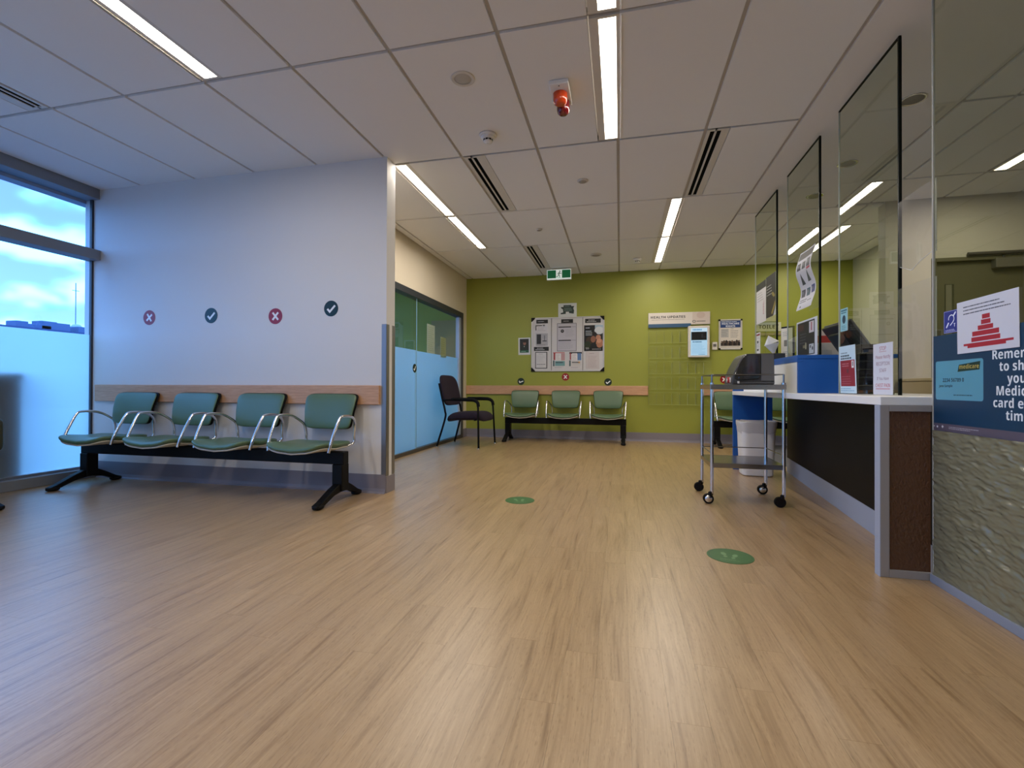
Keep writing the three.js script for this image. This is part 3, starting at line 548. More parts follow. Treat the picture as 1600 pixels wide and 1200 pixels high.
  sheet('poster', 'poster', 'dark photo poster of two faces close together on the right of the board', canvasTexture(220, 312, (g) => {
    fill(g, '#0c0d0e', 0, 0, 220, 312); fill(g, '#9fb4c4', 128, 0, 92, 40); const bl = (c, x, y, a, b) => { g.fillStyle = c; g.beginPath(); g.ellipse(x, y, a, b, 0, 0, 7); g.fill(); };
    bl('#c7ccd0', 178, 66, 56, 46); bl('#1b1512', 112, 128, 44, 50); bl('#3b2b1c', 64, 190, 42, 54); bl('#8a5a44', 108, 170, 30, 40); bl('#b07c62', 168, 150, 30, 32); bl('#a87256', 182, 218, 42, 56); bl('#c28d70', 176, 190, 28, 26); bl('#27301c', 40, 240, 40, 46); bl('#141312', 112, 250, 38, 40);
    strokes(g, 18, 28, 60, 1, 8, '#d8d8d8', 9, 1); strokes(g, 18, 66, 96, 3, 22, '#9da3a6', 14, 2); strokes(g, 18, 268, 50, 3, 10, '#b5b5b5', 5, 3); strokes(g, 96, 286, 106, 1, 9, '#b5b5b5', 8, 4);
  }), 0.292, 0.41, [-0.41, 1.612, zp], 0, { rough: 0.25, group: G });
  sheet('notice', 'paper', 'sleeved white list in the bottom right corner of the board', canvasTexture(160, 212, (g) => { fill(g, '#c7bfbd', 0, 0, 160, 212); strokes(g, 40, 20, 80, 1, 9, '#8a7a7a', 5, 3); strokes(g, 26, 56, 108, 9, 16, '#a58f8d', 4, 4); }), 0.21, 0.275, [-0.423, 1.26, zp], 0, { rough: 0.2, group: G });
  sheet('notice', 'paper', 'white sheet with a dark green starry badge above the notice board', canvasTexture(256, 192, (g) => { fill(g, '#cdd2cf', 0, 0, 256, 192); g.fillStyle = '#1d332e'; g.beginPath(); [[74, 26], [178, 26], [182, 42], [222, 42], [208, 72], [220, 104], [214, 148], [150, 138], [150, 118], [106, 118], [104, 148], [36, 152], [34, 136], [70, 126], [66, 86], [40, 66], [38, 52], [74, 50]].forEach(([x, y], i) => (i ? g.lineTo(x, y) : g.moveTo(x, y))); g.fill(); strokes(g, 92, 40, 80, 1, 8, '#7f9a90', 7, 2); strokes(g, 84, 66, 110, 3, 16, '#6d8a80', 8, 5); }), 0.297, 0.222, [-0.823, 2.07, ZB + 0.001], 0.0, { rough: 0.3 });
  sheet('poster', 'poster', 'small dark portrait poster in a white border left of the notice board', canvasTexture(150, 206, (g) => { fill(g, '#d3d3cf', 0, 0, 150, 206); fill(g, '#0f1a1c', 18, 14, 112, 166); g.fillStyle = '#8a5f4c'; g.beginPath(); g.ellipse(78, 66, 19, 24, 0, 0, 7); g.fill(); g.fillStyle = '#1c1410'; g.beginPath(); g.ellipse(78, 46, 22, 13, 0, 0, 7); g.fill(); fill(g, '#16211f', 44, 92, 68, 66); fill(g, '#1d5a3e', 18, 150, 112, 30); fill(g, '#c8d0cc', 70, 100, 8, 12); strokes(g, 34, 162, 80, 1, 8, '#9fc3ae', 7, 3); }), 0.2, 0.28, [-1.527, 1.50, ZB + 0.001], 0, { rough: 0.3, roll: 0.01 });
}

{ // health updates stand: header sign, screen and clear brochure pockets
  const hs = thing('header_sign', 'sign', 'white HEALTH UPDATES sign with a blue stripe on the green wall', [0.871, 1.862, ZB]);
  part(hs, 'board', rspan(-0.445, 0.445, -0.075, 0.113, 0, 0.03, 0.003), M.white);
  const tex = canvasTexture(890, 230, (g) => {
    fill(g, '#d9d1c8', 0, 0, 890, 230); fill(g, '#cfc2b8', 640, 0, 250, 230); g.fillStyle = '#c6b3a8'; g.beginPath(); g.arc(760, 60, 60, 0, 7); g.fill();
    words(g, 'HEALTH UPDATES', 28, 104, 62, '#23272c', true, 'left'); strokes(g, 44, 128, 500, 1, 8, '#9a9690', 8, 4); g.fillStyle = '#23272c'; g.beginPath(); g.arc(664, 176, 24, 0, 7); g.fill(); fill(g, '#d9d1c8', 656, 160, 16, 32); fill(g, '#d9d1c8', 648, 168, 32, 16); fill(g, '#23272c', 660, 172, 8, 8); strokes(g, 700, 168, 160, 1, 8, '#3a3d42', 14, 6);
  });
  part(hs, 'sign_face', bx(0.886, 0.184, 0.001, 0, 0.019, 0.0305), S(0xffffff, 0.45, { map: tex }));
  part(hs, 'blue_stripe', ext([[-0.445, -0.113], [0.145, -0.113], [0.175, -0.075], [0.175, -0.058], [-0.445, -0.058]], 0.006, 0.001).translate(0, 0, 0.033), S([0.035, 0.10, 0.20], 0.4), 'dark blue stripe');
  const tb = thing('display_tablet', 'screen', 'small upright screen in a pale case, lit light blue, below the sign', [1.150, 1.521, ZB]);
  part(tb, 'case', rspan(-0.152, 0.152, -0.236, 0.236, 0.03, 0.09, 0.012), M.offWhite);
  part(tb, 'bracket', rspan(-0.06, 0.06, -0.1, 0.1, 0, 0.04, 0.004), M.offWhite);
  const scr = canvasTexture(232, 410, (g) => { fill(g, '#b5dcf5', 0, 0, 232, 410); fill(g, '#cfe9fb', 0, 0, 232, 54); strokes(g, 28, 16, 180, 1, 8, '#5f9dcb', 22, 3); fill(g, '#050608', 8, 58, 216, 124); fill(g, '#23262a', 148, 88, 26, 60); fill(g, '#15181c', 170, 120, 40, 30); strokes(g, 26, 200, 180, 1, 8, '#5c86a5', 18, 5); strokes(g, 18, 238, 196, 9, 17, '#7fb2d6', 5, 6); strokes(g, 110, 392, 110, 1, 8, '#4a7ba0', 7, 7); });
  part(tb, 'display_screen', bx(0.232, 0.41, 0.002, 0, -0.002, 0.091), S(0x222222, 0.2, { emissive: 0xffffff, emissiveMap: scr, emissiveIntensity: 0.62 }), 'glowing screen page');
  const rack = thing('brochure_rack', 'rack', 'clear acrylic brochure rack of empty pockets on the green wall', [0.43, 0.565, ZB]);
  const lip = S([0.42, 0.46, 0.16], 0.2), dividerMat = P([0.62, 0.66, 0.36], 0.25, { transmission: 0.45, ior: 1.49 });
  for (let r = 0; r < 5; r++) {
    const n = r > 2 ? 5 : 8, y0 = r * 0.235, shelf = piece(rack, 'shelf', [bx(n * 0.1131, 0.005, 0.05, n * 0.1131 / 2, y0 + 0.005, 0.028)], M.acrylic);
    part(shelf, 'front_lip', [bx(n * 0.1131, 0.005, 0.003, n * 0.1131 / 2, y0 + 0.005, 0.0545), bx(n * 0.1131, 0.003, 0.003, n * 0.1131 / 2, y0 + 0.193, 0.0625)], lip);
    for (let k = 0; k < n; k++) {
      const x = (k + 0.5) * 0.1131, g = [new THREE.PlaneGeometry(0.108, 0.185).rotateX(0.06).translate(x, y0 + 0.10, 0.058)];
      piece(shelf, 'divider', [bx(0.0022, 0.17, 0.045, x - 0.055, y0 + 0.09, 0.03)], dividerMat);
      piece(shelf, 'pocket', g, M.acrylic);
    }
  }
  const ic = thing('wall_intercom', 'intercom', 'small beige wall intercom with a grey grille beside the framed poster', [1.383, 1.457, ZB]);
  part(ic, 'case', rspan(-0.036, 0.036, -0.058, 0.058, 0, 0.025, 0.005), M.offWhite); part(ic, 'grille', rspan(-0.022, 0.022, -0.012, 0.03, 0.024, 0.027, 0.002), S([0.16, 0.15, 0.14], 0.6));
  const fp = thing('framed_poster', 'poster', 'healthcare rights poster in a snap frame with black corners on the green wall', [1.602, 1.626, ZB]);
  const pt = canvasTexture(300, 430, (g) => {
    fill(g, '#d8d0c4', 0, 0, 300, 430); fill(g, '#1f3f78', 10, 8, 280, 104); strokes(g, 24, 18, 250, 1, 8, '#dfe3ea', 10, 2); words(g, 'HEALTHCARE', 150, 66, 40, '#eef0f4'); words(g, 'RIGHTS', 150, 104, 38, '#eef0f4');
    fill(g, '#b9b7b2', 18, 130, 108, 130); strokes(g, 26, 142, 92, 9, 13, '#6a6c70', 4, 5); strokes(g, 152, 128, 60, 1, 9, '#3c4048', 7, 3); strokes(g, 152, 158, 120, 5, 24, '#4a4d54', 6, 6);
    const r = mulberry(5); for (let i = 0; i < 16; i++) { const x = 30 + i * 16, y = 312 + r() * 26; g.fillStyle = ['#2a2422', '#3c322c', '#57473c', '#1d1b1b'][i % 4]; g.beginPath(); g.ellipse(x, y, 12, 15, 0, 0, 7); g.fill(); g.fillRect(x - 15, y + 12, 30, 388 - y - 12); if (i % 3 === 0) { g.fillStyle = '#b59478'; g.beginPath(); g.arc(x, y + 2, 7, 0, 7); g.fill(); } }
    strokes(g, 20, 402, 260, 1, 8, '#8f8b85', 6, 8);
  });
  part(fp, 'backing', rspan(-0.155, 0.155, -0.218, 0.218, 0, 0.010, 0.002), M.white); part(fp, 'print', bx(0.298, 0.424, 0.001, 0, 0, 0.0107), S(0xffffff, 0.35, { map: pt }));
  for (const [x, y, w, h] of [[0, 0.216, 0.29, 0.02], [0, -0.216, 0.29, 0.02], [-0.154, 0, 0.018, 0.40], [0.154, 0, 0.018, 0.40]]) piece(fp, 'frame_rail', rb(w, h, 0.016, 0.003, x, y, 0.009), S([0.62, 0.60, 0.56], 0.4, { metalness: 0.3 }));
  for (const sx of [-1, 1]) for (const sy of [-1, 1]) piece(fp, 'corner_cap', rb(0.028, 0.024, 0.018, 0.004, sx * 0.152, sy * 0.215, 0.010), M.black);
  sheet('direction_sign', 'sign', 'pale TOILET sign on the back wall seen behind the counter screens', canvasTexture(320, 130, (g) => { fill(g, '#c3c4a4', 0, 0, 320, 130); words(g, 'TOILET', 160, 92, 78, '#101410'); }), 0.33, 0.13, [2.12, 1.725, ZB + 0.006], 0, { t: 0.01 });
  struct('trim_6', [rspan(1.94, 2.30, 1.60, 1.635, ZB, ZB + 0.02, 0.003)], S([0.30, 0.24, 0.12], 0.5));
}
{ // papers behind the sliding screen
  sheet('notice', 'paper', 'white text sheet stuck inside the far pane of the sliding screen', canvasTexture(160, 220, (g) => { fill(g, '#b9c6b8', 0, 0, 160, 220); strokes(g, 18, 20, 124, 12, 16, '#94a497', 4, 3); }), 0.28, 0.40, [XR - 0.053, 1.50, -6.15], cyan, { t: 0.0012 });
  sheet('notice', 'paper', 'narrow beige notice on the far pane of the sliding screen', canvasTexture(64, 128, (g) => { fill(g, '#a9b08a', 0, 0, 64, 128); strokes(g, 8, 14, 48, 7, 14, '#8d9676', 4, 2); }), 0.22, 0.30, [XR - 0.053, 1.42, -6.62], cyan, { t: 0.0012 });
  sheet('pin_board', 'board', 'tan pin board on the green wall behind the sliding screen', canvasTexture(64, 128, (g) => { fill(g, '#a58b58', 0, 0, 64, 128); }), 0.5, 0.72, [-2.90, 1.60, ZB + 0.012], 0, { t: 0.02 });
}

// ---------------------------------------------------------------- reception counter
const wave = (u, v) => { const w = v + 0.10 * u + 0.014 * loop2(u, v, 6, 8, 3); return 0.62 * loop2(u, w, 6, 17, 1) + 0.4 * loop2(u, w, 13, 38, 2); };
const ripple = texture(512, 512, (x, y) => { const a = 128 + 105 * wave(x / 512, y / 512); return [a, a, a].map(clampB); }, false);
ripple.repeat.set(1.6, 1.6);
{
  const c = thing('reception_counter', 'counter', 'long white-topped reception counter with black front and blue raised shelf', [0, 0, 0]);
  const T0 = 0.762, T1 = 0.80;
  part(c, 'worktop', rspan(1.13, 1.95, T0, T1, -5.235, -2.405, 0.003), M.laminate);
  const fx0 = 1.36, fx1 = 1.632; // front panel runs at a slant under the overhang
  part(c, 'front_panel', ext([[1.352, 2.45], [1.385, 2.45], [1.665, 5.2], [1.632, 5.2]].map(([x, z]) => [x, z]), 0.622, 0).rotateX(-Math.PI / 2).translate(0, 0.14 + 0.311, 0), M.darkLam, 'black front panel');
  part(c, 'kick_board', ext([[1.348, 2.45], [1.381, 2.45], [1.661, 5.2], [1.628, 5.2]].map(([x, z]) => [x, z]), 0.14, 0).rotateX(-Math.PI / 2).translate(0, 0.07, 0), M.kick, 'pale grey kick board');
  const ep = part(c, 'end_panel', [rspan(1.13, 1.165, 0, T0, -2.45, -2.405, 0.002), rspan(1.165, 1.325, 0, 0.034, -2.45, -2.405, 0.002), rspan(1.165, 1.325, 0.735, T0, -2.45, -2.405, 0.002)], M.greyLam);
  part(ep, 'dark_infill', new THREE.PlaneGeometry(0.16, 0.701).translate(1.245, 0.3845, -2.415), P([0.105, 0.048, 0.024], 0.2, { bumpMap: ripple, bumpScale: 0.007 }), 'dark brown rippled infill');
  part(ep, 'edge_strip', rspan(1.1275, 1.131, 0, T0, -2.45, -2.405, 0.001), M.kick);
  part(c, 'end_board', rspan(1.132, 1.50, 0, T0, -5.232, -5.205, 0.002), M.blue, 'dark blue end board');
  part(c, 'upstand', rspan(1.132, 1.44, T1, 0.905, -5.232, -5.205, 0.002), M.blue);
  const hob = part(c, 'raised_shelf', rspan(1.218, 1.84, 1.042, 1.068, -5.18, -3.672, 0.002), M.blue, 'blue raised shelf');
  part(hob, 'shelf_end', rspan(1.224, 1.60, T1, 1.042, -3.70, -3.676, 0.002), M.blue, 'blue end of the raised shelf');
  part(hob, 'shelf_front', rspan(1.222, 1.240, T1, 1.022, -5.17, -3.70, 0.002), M.laminate, 'white front of the raised shelf');
  part(hob, 'shelf_top_edge', rspan(1.2185, 1.25, 1.020, 1.043, -5.18, -3.674, 0.001), M.blue);
}
function glassScreen(label, x, z0, z1, y0, y1) {
  const t = thing('glass_screen', 'glass screen', label, [x, 0, 0]);
  part(t, 'pane', new THREE.PlaneGeometry(z0 - z1, y1 - y0).rotateY(-Math.PI / 2).translate(0, (y0 + y1) / 2, (z0 + z1) / 2), P([0.68, 0.73, 0.62], 0.0, { transmission: 1, ior: 1.62 }));
  part(t, 'near_edge', rspan(-0.007, 0.007, y0, y1, z0 - 0.0005, z0 + 0.011, 0.001), M.glassEdge); part(t, 'far_edge', rspan(-0.005, 0.005, y0, y1, z1 - 0.002, z1, 0.0008), S([0.55, 0.58, 0.5], 0.15));
  part(t, 'top_edge', rspan(-0.006, 0.006, y1, y1 + 0.006, z1, z0 + 0.011, 0.001), M.glassEdge);
  for (const z of [z0 - 0.12, z1 + 0.12]) piece(t, 'foot_clamp', rspan(0.0015, 0.03, y0 + 0.001, y0 + 0.03, z - 0.02, z + 0.02, 0.004), M.steel);
}
const XS = 1.368;
glassScreen('tall tinted glass screen nearest the end of the counter, with the STOP notice', XS, -2.735, -3.395, 0.802, 2.603);
glassScreen('tinted glass screen standing on the blue shelf, with the curled paper on it', XS, -3.70, -4.345, 1.07, 2.603);
glassScreen('tinted glass screen farthest along the counter, with the two-part poster', XS, -4.625, -5.30, 1.07, 2.603);
{ // glazed partition at the right
  const w = structGroup('window_3'), z0 = ZN, z1 = -2.398;
  part(w, 'floor_channel', rspan(XP - 0.018, XP + 0.022, 0, 0.036, z1, z0, 0.002), S([0.26, 0.29, 0.36], 0.4));
  part(w, 'glass_pane', new THREE.PlaneGeometry(z0 - z1, CEIL - 0.036).rotateY(-Math.PI / 2).translate(XP, (CEIL + 0.036) / 2, (z0 + z1) / 2), P([0.70, 0.74, 0.62], 0.0, { transmission: 1, ior: 1.62 }));
  part(w, 'glass_edge', rspan(XP - 0.005, XP + 0.005, 0.036, CEIL, z1 - 0.006, z1, 0.001), S([0.5, 0.5, 0.46], 0.15));
  const pg = new THREE.PlaneGeometry(1.2, 0.622, 360, 190), pp = pg.attributes.position; // a rippled sheet, its waves a few millimetres deep
  for (let i = 0; i < pp.count; i++) { const a = (pp.getX(i) + 0.6) * 1.6, b = (pp.getY(i) + 0.311) * 1.6; pp.setZ(i, 0.0075 * wave(a, b)); }
  pg.computeVertexNormals();
  part(w, 'patterned_panel', pg.rotateY(-Math.PI / 2).translate(XP - 0.011, 0.036 + 0.311, z1 + 0.012 + 0.6), P([0.20, 0.19, 0.12], 0.24, { clearcoat: 0.7, clearcoatRoughness: 0.16 }));
  part(w, 'panel_backing', span(XP - 0.0015, XP - 0.0008, 0.036, 0.66, z1 + 0.012, z0 - 0.02), S([0.235, 0.225, 0.145], 0.4));
}
{ // posters on the partition; these face the room
  const turn = -Math.PI / 2, xf = XP - 0.002;
  const Wp = 0.62, Hp = 0.405, k = 1500; // metres, pixels per metre
  const tex = canvasTexture(Math.round(Wp * k), Math.round(Hp * k), (g, w, h) => {
    fill(g, '#173a57', 0, 0, w, h); fill(g, '#5d5563', 0, 0.373 * k, w, h);
    g.save(); g.fillStyle = '#5b9db5'; g.beginPath(); g.roundRect(0.018 * k, 0.110 * k, 0.272 * k, 0.163 * k, 0.01 * k); g.fill(); g.fillStyle = '#1f3a30'; g.beginPath(); g.moveTo(0.160 * k, 0.130 * k); g.lineTo(0.275 * k, 0.120 * k); g.lineTo(0.271 * k, 0.152 * k); g.lineTo(0.152 * k, 0.158 * k); g.fill(); g.restore();
    words(g, 'medicare', 0.215 * k, 0.147 * k, 0.024 * k, '#b7a352'); words(g, '2234 56789 0', 0.062 * k, 0.198 * k, 0.021 * k, '#10242e', true, 'left'); words(g, 'Jane Sample', 0.040 * k, 0.219 * k, 0.014 * k, '#10242e', true, 'left'); strokes(g, 0.128 * k, 0.250 * k, 0.11 * k, 1, 8, '#23505f', 6, 4);
    ['Remember', 'to show', 'your', 'Medicare', 'card every', 'time.'].forEach((s, i) => words(g, s, 0.452 * k, (0.118 + i * 0.0435) * k, 0.046 * k, '#e8ecef'));
    g.fillStyle = '#e0e0e4'; g.beginPath(); g.arc(0.028 * k, 0.388 * k, 7, 0, 7); g.arc(0.008 * k, 0.387 * k, 4, 0, 7); g.fill(); fill(g, '#e0e0e4', 0.055 * k, 0.384 * k, 18, 6); fill(g, '#e0e0e4', 0.059 * k, 0.380 * k, 6, 18); strokes(g, 0.10 * k, 0.384 * k, 0.17 * k, 2, 9, '#c4c2ca', 3, 5);
  });
  const zc = -2.402 + Wp / 2;
  sheet('poster', 'poster', 'large blue poster with white lettering and a pale blue card on the glass partition', tex, Wp, Hp, [xf, 0.6575 + Hp / 2, zc], turn, { t: 0.0008, rough: 0.32 });
  const rt = canvasTexture(600, 410, (g, w, h) => {
    fill(g, '#cfd2de', 0, 0, w, h); strokes(g, 70, 44, 470, 3, 27, '#4c5060', 8, 3);
    [[266, 132, 76, 34], [256, 172, 92, 34], [222, 212, 150, 34], [164, 252, 262, 36], [154, 296, 282, 34], [70, 338, 482, 17], [112, 355, 374, 18]].forEach((r) => fill(g, '#a8152c', ...r));
  });
  sheet('notice', 'paper', 'white paper with a stepped pyramid of red bars on the glass partition', rt, 0.302, 0.205, [XP - 0.0045, 1.0805, -2.096], turn, { t: 0.0012, roll: 0.015 });
  const lt = canvasTexture(180, 200, (g) => {
    fill(g, '#1c2a86', 0, 0, 180, 200); g.strokeStyle = '#e6eaf6'; g.lineCap = 'round'; g.lineWidth = 9; g.beginPath(); g.arc(96, 76, 34, Math.PI * 0.95, Math.PI * 2.25); g.stroke(); g.beginPath(); g.moveTo(118, 104); g.quadraticCurveTo(100, 120, 84, 132); g.stroke();
    g.lineWidth = 15; g.beginPath(); g.moveTo(36, 146); g.lineTo(60, 112); g.stroke(); g.beginPath(); g.moveTo(124, 50); g.lineTo(146, 24); g.stroke(); words(g, 'T', 136, 150, 42, '#e6eaf6'); strokes(g, 20, 170, 140, 2, 11, '#c8cff0', 5, 4); g.lineWidth = 3; g.strokeStyle = '#c8cff0'; g.strokeRect(5, 5, 170, 190);
  });
  sheet('sticker', 'sticker', 'small blue hearing loop sticker with a white ear and the letter T on the partition', lt, 0.086, 0.092, [xf, 1.113, -2.289], turn, { t: 0.0008 });
  // on the screens
  const xs = XS - 0.002;
  sheet('notice', 'paper', 'white STOP notice in red lettering taped to the nearest counter screen', canvasTexture(200, 288, (g) => { fill(g, '#cfd0da', 0, 0, 200, 288); const L = [['STOP', 40, 30, '#a34a52'], ['Please Notify', 86, 26, '#8a4a5e'], ['RECEPTION', 124, 27, '#80566a'], ['STAFF', 162, 28, '#80566a'], ['If You Have', 206, 24, '#7a5a70'], ['CHEST PAIN', 246, 28, '#b02a3c']]; L.forEach(([s, y, z, c]) => words(g, s, 100, y, z, c, false)); fill(g, '#b02a3c', 28, 254, 144, 3); fill(g, '#a34a52', 64, 46, 72, 2); }), 0.192, 0.275, [xs, 0.940, -2.884], turn, { t: 0.001 });
  const leafTex = canvasTexture(160, 216, (g) => { fill(g, '#c3dbe8', 0, 0, 160, 216); fill(g, '#8c1f2c', 10, 66, 140, 118); strokes(g, 18, 30, 90, 1, 8, '#6c7f8c', 5, 3); strokes(g, 16, 42, 110, 2, 12, '#243642', 7, 4); strokes(g, 26, 80, 70, 2, 10, '#c98a8f', 4, 5); fill(g, '#e6e2e2', 120, 70, 22, 32); fill(g, '#1c1c20', 127, 74, 7, 20); fill(g, '#64303a', 72, 106, 18, 18); strokes(g, 20, 138, 110, 4, 11, '#a65a62', 4, 6); strokes(g, 8, 194, 130, 2, 9, '#5a93b8', 3, 7); });
  sheet('flyer', 'paper', 'pale blue flyer with a dark red panel at the foot of the nearest screen', leafTex, 0.21, 0.292, [xs - 0.006, 0.951, -3.267], turn, { t: 0.001, tiltX: 0.03 });
  sheet('card', 'card', 'small turquoise card with a dark round symbol at the far edge of the nearest screen', canvasTexture(96, 140, (g) => { fill(g, '#8ec2cc', 0, 0, 96, 140); fill(g, '#2d6a78', 8, 8, 80, 10); fill(g, '#2d6a78', 8, 24, 70, 6); g.fillStyle = '#123c4c'; g.beginPath(); g.ellipse(48, 68, 22, 26, 0, 0, 7); g.fill(); strokes(g, 18, 106, 60, 3, 10, '#34788a', 4, 3); }), 0.095, 0.142, [xs, 1.264, -3.328], turn, { t: 0.001 });
  const hangTex = canvasTexture(240, 340, (g) => { fill(g, '#c6c7ce', 0, 0, 240, 340); fill(g, '#202428', 8, 8, 224, 42); const pic = (x, y, w, h, c) => { fill(g, c, x, y, w, h); fill(g, '#6b7078', x + 6, y + 8, w * 0.4, h * 0.4); }; pic(16, 70, 54, 40, '#2a2d33'); pic(88, 70, 54, 40, '#34373c'); pic(160, 64, 60, 46, '#2c3440'); fill(g, '#a83a52', 160, 112, 60, 12); g.fillStyle = '#3a3f3f'; g.beginPath(); g.moveTo(44, 196); g.lineTo(60, 128); g.lineTo(92, 196); g.fill(); g.fillStyle = '#46504e'; g.beginPath(); g.moveTo(136, 190); g.lineTo(160, 122); g.lineTo(184, 190); g.fill(); pic(16, 222, 54, 44, '#4a4a52'); pic(92, 222, 54, 44, '#3d5866'); pic(166, 216, 56, 44, '#394078'); strokes(g, 16, 282, 110, 2, 12, '#34363c', 5, 3); strokes(g, 130, 292, 90, 1, 9, '#55585e', 6, 5); fill(g, '#2a2a30', 40, 318, 16, 10); });
  sheet('notice', 'paper', 'curled white picture sheet hanging on the middle counter screen', hangTex, 0.285, 0.44, [xs - 0.036, 1.645, -3.868], turn, { t: 0.0012, bend: (x, y) => 0.018 * Math.sin(y * 19) - 0.012 + 0.25 * x * x });
  sheet('poster', 'poster', 'black poster in a white border at the foot of the middle screen', canvasTexture(240, 172, (g) => { fill(g, '#d0d2d6', 0, 0, 240, 172); fill(g, '#111214', 12, 8, 200, 158); fill(g, '#3a1614', 18, 18, 70, 30); fill(g, '#c8c2c4', 150, 14, 54, 52); fill(g, '#a03040', 172, 18, 10, 38); strokes(g, 40, 62, 90, 4, 14, '#4c5056', 4, 4); fill(g, '#6f6a50', 78, 118, 44, 14); fill(g, '#8d8a70', 104, 108, 16, 30); fill(g, '#b8bcbc', 150, 118, 52, 44); fill(g, '#14161a', 160, 124, 10, 12); fill(g, '#14161a', 182, 132, 12, 14); }), 0.40, 0.275, [xs, 1.212, -3.935], turn, { t: 0.001 });
  sheet('poster', 'poster', 'white text half of the two-part poster on the farthest screen', canvasTexture(200, 256, (g) => { fill(g, '#c9c7c6', 0, 0, 200, 256); fill(g, '#1d2220', 0, 0, 200, 44); strokes(g, 20, 62, 140, 4, 16, '#8f8d8c', 4, 3); g.save(); g.translate(140, 208); g.rotate(-1.57); strokes(g, 0, 0, 90, 2, 14, '#a0555c', 7, 4); g.restore(); }), 0.322, 0.40, [xs, 1.68, -5.10], turn, { t: 0.001 });
  sheet('poster', 'poster', 'dark photo half with yellow shapes of the two-part poster on the farthest screen', canvasTexture(200, 256, (g) => { fill(g, '#17191a', 0, 0, 200, 256); strokes(g, 14, 60, 130, 4, 18, '#b9bcba', 5, 3); fill(g, '#2a2320', 20, 140, 160, 116); g.fillStyle = '#8d7d3a'; g.beginPath(); g.moveTo(108, 236); g.lineTo(186, 168); g.lineTo(196, 196); g.lineTo(130, 246); g.fill(); g.beginPath(); g.ellipse(150, 128, 34, 12, 0.4, 0, 7); g.fill(); g.fillStyle = '#b5b8b8'; g.beginPath(); g.moveTo(150, 256); g.lineTo(200, 196); g.lineTo(200, 256); g.fill(); }), 0.284, 0.39, [xs, 1.692, -4.79], turn, { t: 0.001 });
}
{ // clear plastic sheets closing the gap between the partition and the first screen
  const filmSheet = (label, y0, y1, wavy) => {
    const w = 0.30, g = new THREE.PlaneGeometry(w, y1 - y0, 24, 20), p = g.attributes.position;
    for (let i = 0; i < p.count; i++) { const x = p.getX(i), y = p.getY(i); p.setZ(i, 0.008 * Math.sin(x * 9 + 1) + 0.002 * Math.sin(y * 12 + x * 5)); if (wavy) p.setY(i, y + (0.5 - y / (y1 - y0)) * (-0.025 + 0.35 * Math.abs(x + 0.02) - 0.02)); }
    g.computeVertexNormals();
    const t = thing('plastic_sheet', 'plastic sheet', label, [XP + 0.022, (y0 + y1) / 2, -2.566], -Math.PI / 2);
    part(t, 'film', [g], M.clearFilm);
    if (wavy) { const e = []; for (let k = 0; k <= 20; k++) { const x = -w / 2 + w * k / 20, y = -(y1 - y0) / 2 - 0.045 + 0.35 * Math.abs(x + 0.02); e.push(V(x, y, 0.012 * Math.sin(x * 14 + 1))); } part(t, 'lower_edge', [tube(e, 0.0016, 30, 6)], S([0.7, 0.7, 0.68], 0.2)); }
    part(t, 'tape', [bx(0.012, y1 - y0, 0.002, w / 2 - 0.004, 0, 0.003)], S([0.50, 0.50, 0.47], 0.3));
  };
  filmSheet('upper clear plastic sheet with a sagging lower edge beside the partition', 1.44, 1.76, true);
  filmSheet('lower clear plastic sheet between the partition and the STOP notice', 0.885, 1.33, false);
}
